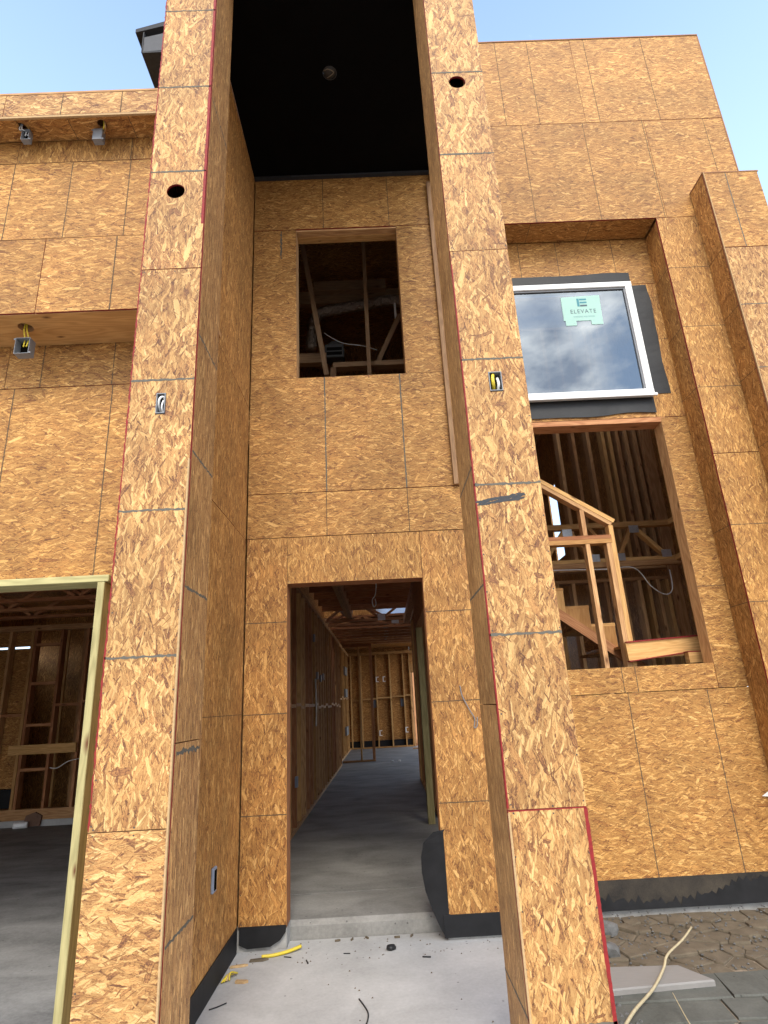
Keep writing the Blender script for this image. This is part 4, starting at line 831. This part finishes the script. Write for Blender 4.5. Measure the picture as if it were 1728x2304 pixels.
# ------------------------------------------------------------------ garage interior
gb = thing('garage_back_wall', 'orange strand board end wall and ladder blocked studs at the back of the garage', 'wall', (-5.2, 9.3, -1.30))
front(gb, -6.3, -5.45, 1.136, 1.45, 9.40, OSB_DEEP); front(gb, -6.3, -5.45, .15, 1.11, 9.40, OSB_DEEP); front(gb, -6.3, -5.45, -.89, .148, 9.40, OSB_DEEP)
box('base_membrane', -6.3, -5.36, 9.385, 9.40, -1.15, -.90, MEMBRANE, gb)
box('bottom_plate', -6.3, -1.3, 9.26, 9.38, -1.30, -1.16, PINE, gb); box('top_plate', -6.3, -1.3, 9.26, 9.38, 1.36, 1.44, PINE, gb)
for x_, mt in ((-5.72, PINE), (-5.38, PINE_GOLD), (-5.33, PINE_RED), (-4.93, PINE_RED), (-4.53, PINE_RED), (-4.10, PINE), (-3.7, PINE), (-3.3, PINE)): box('stud', x_ - .02, x_ + .02, 9.26, 9.38, -1.158, 1.358, mt, gb)
for z_, x0, x1 in ((1.12, -5.31, -4.95), (.545, -5.31, -4.95), (-.05, -5.31, -4.95), (-.66, -5.31, -4.95), (.22, -4.91, -4.55), (.25, -4.51, -4.12), (.10, -5.70, -5.40)): box('blocking', x0, x1, 9.26, 9.34, z_, z_ + .04, PINE_RED, gb)
tag(box('cross_board', -5.50, -4.52, 9.22, 9.255, -.43, -.30, PINE_GOLD), 'wide pale board nailed across the garage studs', 'board')
for i, x_ in enumerate((-5.36, -5.06, -4.9, -4.72, -4.5, -4.2)): tag(box('upright_board', x_, x_ + (.11 if i != 2 else .05), 10.1 + .1 * i, 10.14 + .1 * i, -1.299, 1.5, (PINE_GOLD if i == 0 else PINE)), 'upright board in the dark behind the garage studs, %s from the left' % ordn[i], 'board', 'boards behind the garage studs')
for i in range(6):
    truss('open web truss under the garage ceiling, %s in from the opening' % ordn[i], 5.4 + .62 * i, -6.2, -1.25, 1.42, 1.84, nweb=8, plates=False)
tag(tube('paper_roll', [(-5.22, 9.12, GAR_Z + .045), (-5.05, 9.16, GAR_Z + .045)], .042, VINYL, None, 14), 'short white roll lying on the garage floor by the kerb', 'roll')
tag(plate('cardboard_scrap', [(-5.16, GAR_Z + .01), (-4.92, GAR_Z + .01), (-4.90, GAR_Z + .14), (-5.0, GAR_Z + .19), (-5.12, GAR_Z + .15)], 9.22, .03, CARD, None), 'crumpled brown cardboard beside the white roll', 'cardboard')
tag(tube('garage_cable', [(-4.86, 9.2, -.62), (-4.75, 9.2, -.63), (-4.6, 9.2, -.55), (-4.45, 9.2, -.52)], .006, WHITEWIRE), 'white cable strung across the garage studs', 'cable')

# ------------------------------------------------------------------ unseen shell round the house, with openings added to light the rooms
sh = thing('house_shell', 'roof deck and outer walls closing the unfinished house', 'house', (-1.2, 12, g0))
box('roof_deck', -6.4, 1.1, 4.37, 9.3, 5.40, 5.45, OSB_DEEP, sh); box('roof_deck', 3.4, 3.69, 4.85, 7.1, 5.40, 5.45, OSB_DEEP, sh); box('roof_deck', 1.1, 3.69, 7.1, 12.5, 5.40, 5.45, OSB_DEEP, sh)  # roof left open over stair hall and hallway, added to light them
box('terrace_deck', 1.4, 3.66, 12.44, 13.2, 1.782, 1.80, OSB_DEEP, sh); box('terrace_deck', -1.3, 1.4, 12.44, 19.92, 1.782, 1.80, OSB_DEEP, sh)  # made-up terrace, open to the sky to light the wrap and back room
for x0, x1, z0, z1 in ((-1.3, -.02, 1.802, 5.39), (.66, 3.65, 1.802, 5.39), (-.02, .66, 2.42, 5.39)): box('upper_rear_wall', x0, x1, 12.44, 12.47, z0, z1, OSB_DEEP, sh)
box('rear_sheathing', -1.3, .885, 19.87, 19.89, -1.27, 1.78, OSB_DEEP, sh); box('rear_sheathing', .887, 3.6, 19.87, 19.89, 1.0, 1.78, OSB_DEEP, sh); box('nook_side', -1.31, -1.30, 14.15, 19.86, -1.27, 1.78, OSB_DEEP, sh)
for y0, y1, z0, z1 in ((6.25, 11.2, -1.27, 5.39), (11.2, 11.75, -1.27, 2.6), (11.2, 11.75, 4.1, 5.39), (11.75, 12.5, -1.27, 5.39), (12.5, 14.0, -1.27, 1.78), (14.0, 19.3, 1.55, 1.78), (19.3, 19.9, -1.27, 1.78)): box('side_wall', 3.66, 3.69, y0, y1, z0, z1, OSB_DEEP, sh)  # long opening beside the back room added out of view to light it
box('side_wall', -6.42, -6.35, 3.42, 9.45, -1.6, 5.39, OSB_DEEP, sh); box('side_wall', -6.42, -6.35, 9.45, 10.95, -1.6, 1.08, OSB_DEEP, sh); box('side_wall', -6.42, -6.35, 9.45, 10.95, 1.40, 5.39, OSB_DEEP, sh); box('side_wall', -6.36, -1.20, 10.9, 10.95, -1.62, 5.39, OSB_DEEP, sh)
box('front_wall', -6.35, -3.302, 3.0, 3.1, .75, 3.67, OSB_DEEP, sh); box('front_wall', -6.35, -1.0, 4.30, 4.34, 2.0, 5.39, OSB_DEEP, sh); box('front_wall', -1.0, 1.02, 4.24, 4.36, 4.66, 5.39, OSB_DEEP, sh); box('front_wall', .95, 3.64, 4.74, 4.8, 4.26, 5.39, OSB_DEEP, sh)
box('garage_deck', -6.3, -1.2, 3.35, 10.9, 1.95, 2.0, OSB_DEEP, sh); box('garage_side', -1.19, -1.186, 4.3, 12.5, -1.27, 2.5, OSB_DEEP, sh); box('garage_side', -1.19, -1.186, 4.3, 9.3, 2.5, 5.39, OSB_DEEP, sh); box('partition', -1.19, .95, 4.25, 4.255, 2.0, 2.3, OSB_DEEP, sh)  # garage side left open high up, out of view, to light the hallway
box('upper_floor', -1.18, .90, 4.37, 7.9, 2.02, 2.05, OSB_DEEP, sh); box('garage_roof', -6.35, -.97, 2.99, 4.30, 3.874, 3.90, OSB_DEEP, sh); box('return_wall', -1.19, -.985, 3.31, 4.35, GAR_Z, 5.2, OSB_DEEP, sh); box('return_wall', 1.03, 1.045, 4.22, 4.70, -1.3, 6.6, OSB_DEEP, sh)
box('attic_back', -1.18, .9, 8.0, 8.04, 2.05, 5.39, OSB_DEEP, sh); box('attic_side', .905, .915, 4.37, 12.43, 2.05, 5.39, OSB_DEEP, sh)  # attic side carried on past the attic to block light from the left

# ------------------------------------------------------------------ soil, slabs and debris at the lower right
sb = struct(mk('soil_bank', [(1.05, 3.84, -1.56), (3.7, 3.84, -1.56), (3.7, 4.73, -1.49), (1.05, 4.73, -1.49)], [(0, 1, 2, 3)], SOIL))
random.seed(5)
seeds = []
for i in range(400):
    p = (random.uniform(1.12, 2.75), random.uniform(3.90, 4.62))
    if all((p[0] - q[0]) ** 2 + ((p[1] - q[1]) * 1.15) ** 2 > (.065 + .05 * (math.sin(p[0] * 5.1) * math.cos(p[1] * 9.0) + 1) * .9) ** 2 for q in seeds): seeds.append(p)
for i, s in enumerate(seeds):
    poly = [(1.08, 3.87), (2.85, 3.87), (2.85, 4.66), (1.08, 4.66)]
    for j, q in enumerate(seeds):
        if i == j or (s[0] - q[0]) ** 2 + (s[1] - q[1]) ** 2 > .5: continue
        mx_, my_ = (s[0] + q[0]) / 2, (s[1] + q[1]) / 2; nx, ny = q[0] - s[0], q[1] - s[1]; out = []
        for k in range(len(poly)):
            a, b_ = poly[k], poly[(k + 1) % len(poly)]
            da = (a[0] - mx_) * nx + (a[1] - my_) * ny; db = (b_[0] - mx_) * nx + (b_[1] - my_) * ny
            if da <= 0: out.append(a)
            if (da < 0 < db) or (db < 0 < da): u = da / (da - db); out.append((a[0] + (b_[0] - a[0]) * u, a[1] + (b_[1] - a[1]) * u))
        poly = out
        if len(poly) < 3: break
    if len(poly) < 3: continue
    cx, cy = sum(p[0] for p in poly) / len(poly), sum(p[1] for p in poly) / len(poly)
    h0 = -1.555 + .08 * (cy - 3.84); top = h0 + .050 + random.uniform(-.005, .006); n = len(poly); v = []
    jit = [random.uniform(.968, 1.0) for _ in poly]
    for k_, zz in ((1.0, h0), (.99, top - .008), (.95, top - .001)):
        v += [(cx + (p[0] - cx) * k_ * j_, cy + (p[1] - cy) * k_ * j_, zz + (random.uniform(-.004, .004))) for p, j_ in zip(poly, jit)]
    v.append((cx, cy, top + .002))
    f = []
    for l_ in (0, 1):
        for k in range(n): f.append((l_ * n + k, l_ * n + (k + 1) % n, (l_ + 1) * n + (k + 1) % n, (l_ + 1) * n + k))
    for k in range(n): f.append((2 * n + k, 2 * n + (k + 1) % n, 3 * n))
    mk('clay_clod', v, f, SOIL, sb)
pv = struct(box('slab_bed', .74, 3.6, 2.2, 3.86, -1.60, -1.545, DIRT))
def slab(pts, z0=-1.545, z1=-1.485, nm='stone_slab', mat=SLAB, parent=pv, tilt=0):
    n = len(pts); cx = sum(p[0] for p in pts) / n; cy = sum(p[1] for p in pts) / n
    v = [(p[0], p[1], z0) for p in pts] + [(p[0], p[1], z1 - .008 + tilt * (p[1] - cy)) for p in pts] + [(cx + (p[0] - cx) * .985, cy + (p[1] - cy) * .96, z1 + tilt * (p[1] - cy)) for p in pts]
    f = [list(range(n))[::-1], list(range(2 * n, 3 * n))] + [(l_ * n + k, l_ * n + (k + 1) % n, (l_ + 1) * n + (k + 1) % n, (l_ + 1) * n + k) for l_ in (0, 1) for k in range(n)]
    return mk(nm, v, f, mat, parent)
for x0 in (.80, 1.70, 1.94): slab([(x0, 3.60), ({.80: 1.69, 1.70: 1.93, 1.94: 2.7}[x0], 3.585), ({.80: 1.735, 1.70: 1.98, 1.94: 2.75}[x0], 3.855), (x0 + .03, 3.86)])
for x0 in (.80, 1.62, 1.83): slab([(x0 - .02, 3.39), ({.80: 1.59, 1.62: 1.81, 1.83: 2.6}[x0], 3.375), ({.80: 1.61, 1.62: 1.82, 1.83: 2.65}[x0], 3.57), (x0, 3.585)], z1=-1.488)
slab([(.76, 3.05), (1.50, 3.04), (1.56, 3.36), (.78, 3.375)], z1=-1.486); slab([(1.52, 3.04), (2.5, 3.03), (2.55, 3.355), (1.58, 3.36)], z1=-1.486)
slab([(.76, 2.4), (2.4, 2.4), (2.45, 3.01), (.76, 3.02)], z1=-1.486)
pl_ = slab([(1.10, 3.66), (1.66, 3.70), (1.56, 3.90), (1.12, 3.93)], z0=-1.484, z1=-1.455, nm='pale_plank', mat=BOARD_PALE, parent=None); tag(pl_, 'pale grey plank end lying on the slabs beside the right pillar', 'plank')
tag(tube('dry_stem', [(.99, 3.25, -1.46), (1.12, 3.42, -1.452), (1.30, 3.62, -1.448), (1.44, 3.80, -1.43), (1.50, 3.87, -1.395), (1.66, 4.02, -1.38), (1.79, 4.17, -1.37)], .0085, STEM, None, 6, .0055), 'long pale dry stem lying across the clay and slabs', 'dry stem')
tag(tube('thin_stem', [(1.33, 3.25, -1.48), (1.34, 3.36, -1.462), (1.37, 3.55, -1.44)], .004, STEM, None, 6, .002), 'short thin dry stem on the slabs at the bottom edge', 'dry stem')
def rock(name, c, r, seed, mat, parent=None):
    random.seed(seed); bm = bmesh.new(); bmesh.ops.create_icosphere(bm, subdivisions=2, radius=1)
    for v_ in bm.verts: v_.co *= random.uniform(.82, 1.12)
    v = [(c[0] + q.co.x * r[0], c[1] + q.co.y * r[1], c[2] + q.co.z * r[2]) for q in bm.verts]; bm.verts.index_update(); f = [[q.index for q in p.verts] for p in bm.faces]; bm.free()
    return mk(name, v, f, mat, parent)
tag(rock('field_stone', (1.36, 4.42, -1.44), (.065, .05, .055), 3, STONE), 'blue grey stone beside the right pillar, the farther of two', 'stone')
tag(rock('field_stone', (1.27, 4.14, -1.46), (.06, .05, .05), 8, STONE), 'blue grey stone beside the right pillar, the nearer of two', 'stone')
gv = []; gf_ = []
random.seed(21)
for i in range(420):
    x_, y_, s = random.uniform(.75, 1.16), random.uniform(2.9, 4.65), random.uniform(.006, .02); n = len(gv); z_ = -1.49 + (.0 if y_ < 3.86 else .03)
    pts = [(0, 0, 1), (1, .2, 0), (-.3, 1, .1), (-.8, -.4, 0), (.3, -1, .1), (0, 0, -1)]
    gv += [(x_ + p[0] * s * random.uniform(.7, 1.2), y_ + p[1] * s, z_ + p[2] * s * .7) for p in pts]
    gf_ += [(n, n + 1, n + 2), (n, n + 2, n + 3), (n, n + 3, n + 4), (n, n + 4, n + 1), (n + 5, n + 2, n + 1), (n + 5, n + 3, n + 2), (n + 5, n + 4, n + 3), (n + 5, n + 1, n + 4)]
for i in range(520):
    x_, y_, s = random.uniform(1.2, 2.75), random.uniform(3.88, 4.70), random.uniform(.003, .012); n = len(gv); z_ = -1.503 + .08 * (y_ - 3.84)
    gv += [(x_ + p[0] * s * random.uniform(.7, 1.2), y_ + p[1] * s, z_ + p[2] * s * .7) for p in pts]
    gf_ += [(n, n + 1, n + 2), (n, n + 2, n + 3), (n, n + 3, n + 4), (n, n + 4, n + 1), (n + 5, n + 2, n + 1), (n + 5, n + 3, n + 2), (n + 5, n + 4, n + 3), (n + 5, n + 1, n + 4)]
gr = mk('gravel', gv, gf_, STONE); gr['kind'] = 'stuff'

# ------------------------------------------------------------------ bits on the porch slab
P = PORCH_Z
tag(tube('cable_offcut', [(-.792, 4.10, P + .010), (-.72, 4.115, P + .010), (-.64, 4.15, P + .014), (-.575, 4.205, P + .018)], .0095, YELLOW), 'yellow cable offcut lying on the porch slab by the step', 'cable offcut')
tag(tube('dark_splinter', [(-.66, 4.10, P + .004), (-.615, 4.085, P + .004)], .003, BLACKWIRE), 'dark splinter beside the yellow cable offcut', 'splinter')
hx = thing('cable_sheath_curl', 'frayed yellow cable sheath curl beside the black base membrane', 'cable offcut', (-.93, 3.84, P))
for k in range(4): tube('strand', [(-.945 + .012 * k, 3.79 + .008 * k, P + .006), (-.925 + .006 * k, 3.83, P + .024 + .004 * k), (-.915 + .01 * k, 3.88 + .006 * k, P + .008)], .0045, YELLOW if k != 2 else CHIP, hx, 6)
def chip(label, x_, y_, l_, w_, a, mat=CHIP):
    c, s = math.cos(a), math.sin(a); pts = [(-.5, -.4), (.2, -.5), (.5, 0), (.3, .5), (-.45, .35)]
    q = [(x_ + p[0] * l_ * c - p[1] * w_ * s, y_ + p[0] * l_ * s + p[1] * w_ * c) for p in pts]; n = len(q)
    v = [(p[0], p[1], P + .0008) for p in q] + [(p[0], p[1], P + .009 + random.uniform(0, .005)) for p in q]
    return tag(mk('wood_chip', v, [list(range(n))[::-1], list(range(n, 2 * n))] + [(k, (k + 1) % n, (k + 1) % n + n, k + n) for k in range(n)], mat), label, 'wood chip')
chip('long tan wood chip on the porch slab near the left corner', -.90, 4.00, .10, .022, .15); chip('pale curled wood chip on the porch slab, nearest the camera', -.835, 3.79, .07, .028, -.1, LIGHT_EDGE)
chip('brown mud smear flake by the left corner of the porch', -.80, 4.07, .11, .035, .1, SOIL)
for k in range(5): chip('brown dirt crumb on the porch slab under the step, %s from the left' % ordn[k], -.36 + .09 * k + (.1 if k > 2 else 0), 4.30 + .012 * (k % 3), .036, .010, .2 + k, SOIL)
tag(rock('pebble', (-.03, 4.115, P + .014), (.03, .022, .018), 4, BLACKWIRE), 'black pebble in the middle of the porch slab', 'pebble')
tag(tube('nail', [(.148, 3.985, P + .004), (.195, 3.975, P + .004)], .0042, BLACKWIRE), 'rusty dark nail lying right of the black pebble', 'nail')
tag(tube('nail', [(-.52, 4.03, P + .004), (-.505, 3.985, P + .004)], .004, BLACKWIRE), 'short dark nail lying near the yellow cable offcut', 'nail')
tag(tube('nail', [(-.31, 4.10, P + .003), (-.27, 4.095, P + .003)], .003, BLACKWIRE), 'small dark nail between the yellow offcut and the pebble', 'nail')
tag(tube('black_wire', [(-.195, 3.519, P + .004), (-.165, 3.44, P + .004), (-.145, 3.36, P + .004), (-.155, 3.26, P + .004), (-.19, 3.17, P + .004)], .0035, BLACKWIRE), 'thin black wire curving over the porch slab at the bottom edge', 'wire')
tag(tube('black_wire', [(-.93, 3.50, P + .004), (-.90, 3.52, P + .004), (-.86, 3.56, P + .004)], .003, BLACKWIRE), 'short dark wire on the slab beside the left base membrane', 'wire')
cv = []; cf = []
random.seed(9)
for i in range(110):
    x_, y_ = random.uniform(-.93, .6), random.choice((random.uniform(2.6, 4.33), random.uniform(4.0, 4.33))); s = random.uniform(.002, .0065); n = len(cv)
    cv += [(x_ - s, y_ - s * .7, P + .0006), (x_ + s, y_ - s * .4, P + .0006), (x_ + s * .2, y_ + s, P + .0006), (x_, y_, P + .0006 + s)]; cf += [(n, n + 1, n + 3), (n + 1, n + 2, n + 3), (n + 2, n, n + 3)]
cr_ = mk('sawdust_crumbs', cv, cf, SOIL); cr_['kind'] = 'stuff'

# ------------------------------------------------------------------ nail heads, one fine-grained part per wall
random.seed(77)
for par, pts in NAILS.values():
    if par.name in ('back_wall', 'garage_back_wall') or par.name.startswith('stud_wall'): continue
    v = []; f = []
    for p, U, V in pts:
        n = len(v); r = random.uniform(.0026, .0036)
        v += [p + U * r * math.cos(k * math.tau / 6) + V * r * math.sin(k * math.tau / 6) for k in range(6)]; f.append(tuple(range(n, n + 6)))
    o_ = mk('nail_heads', v, f, DIMGREY, par); o_['kind'] = 'stuff'
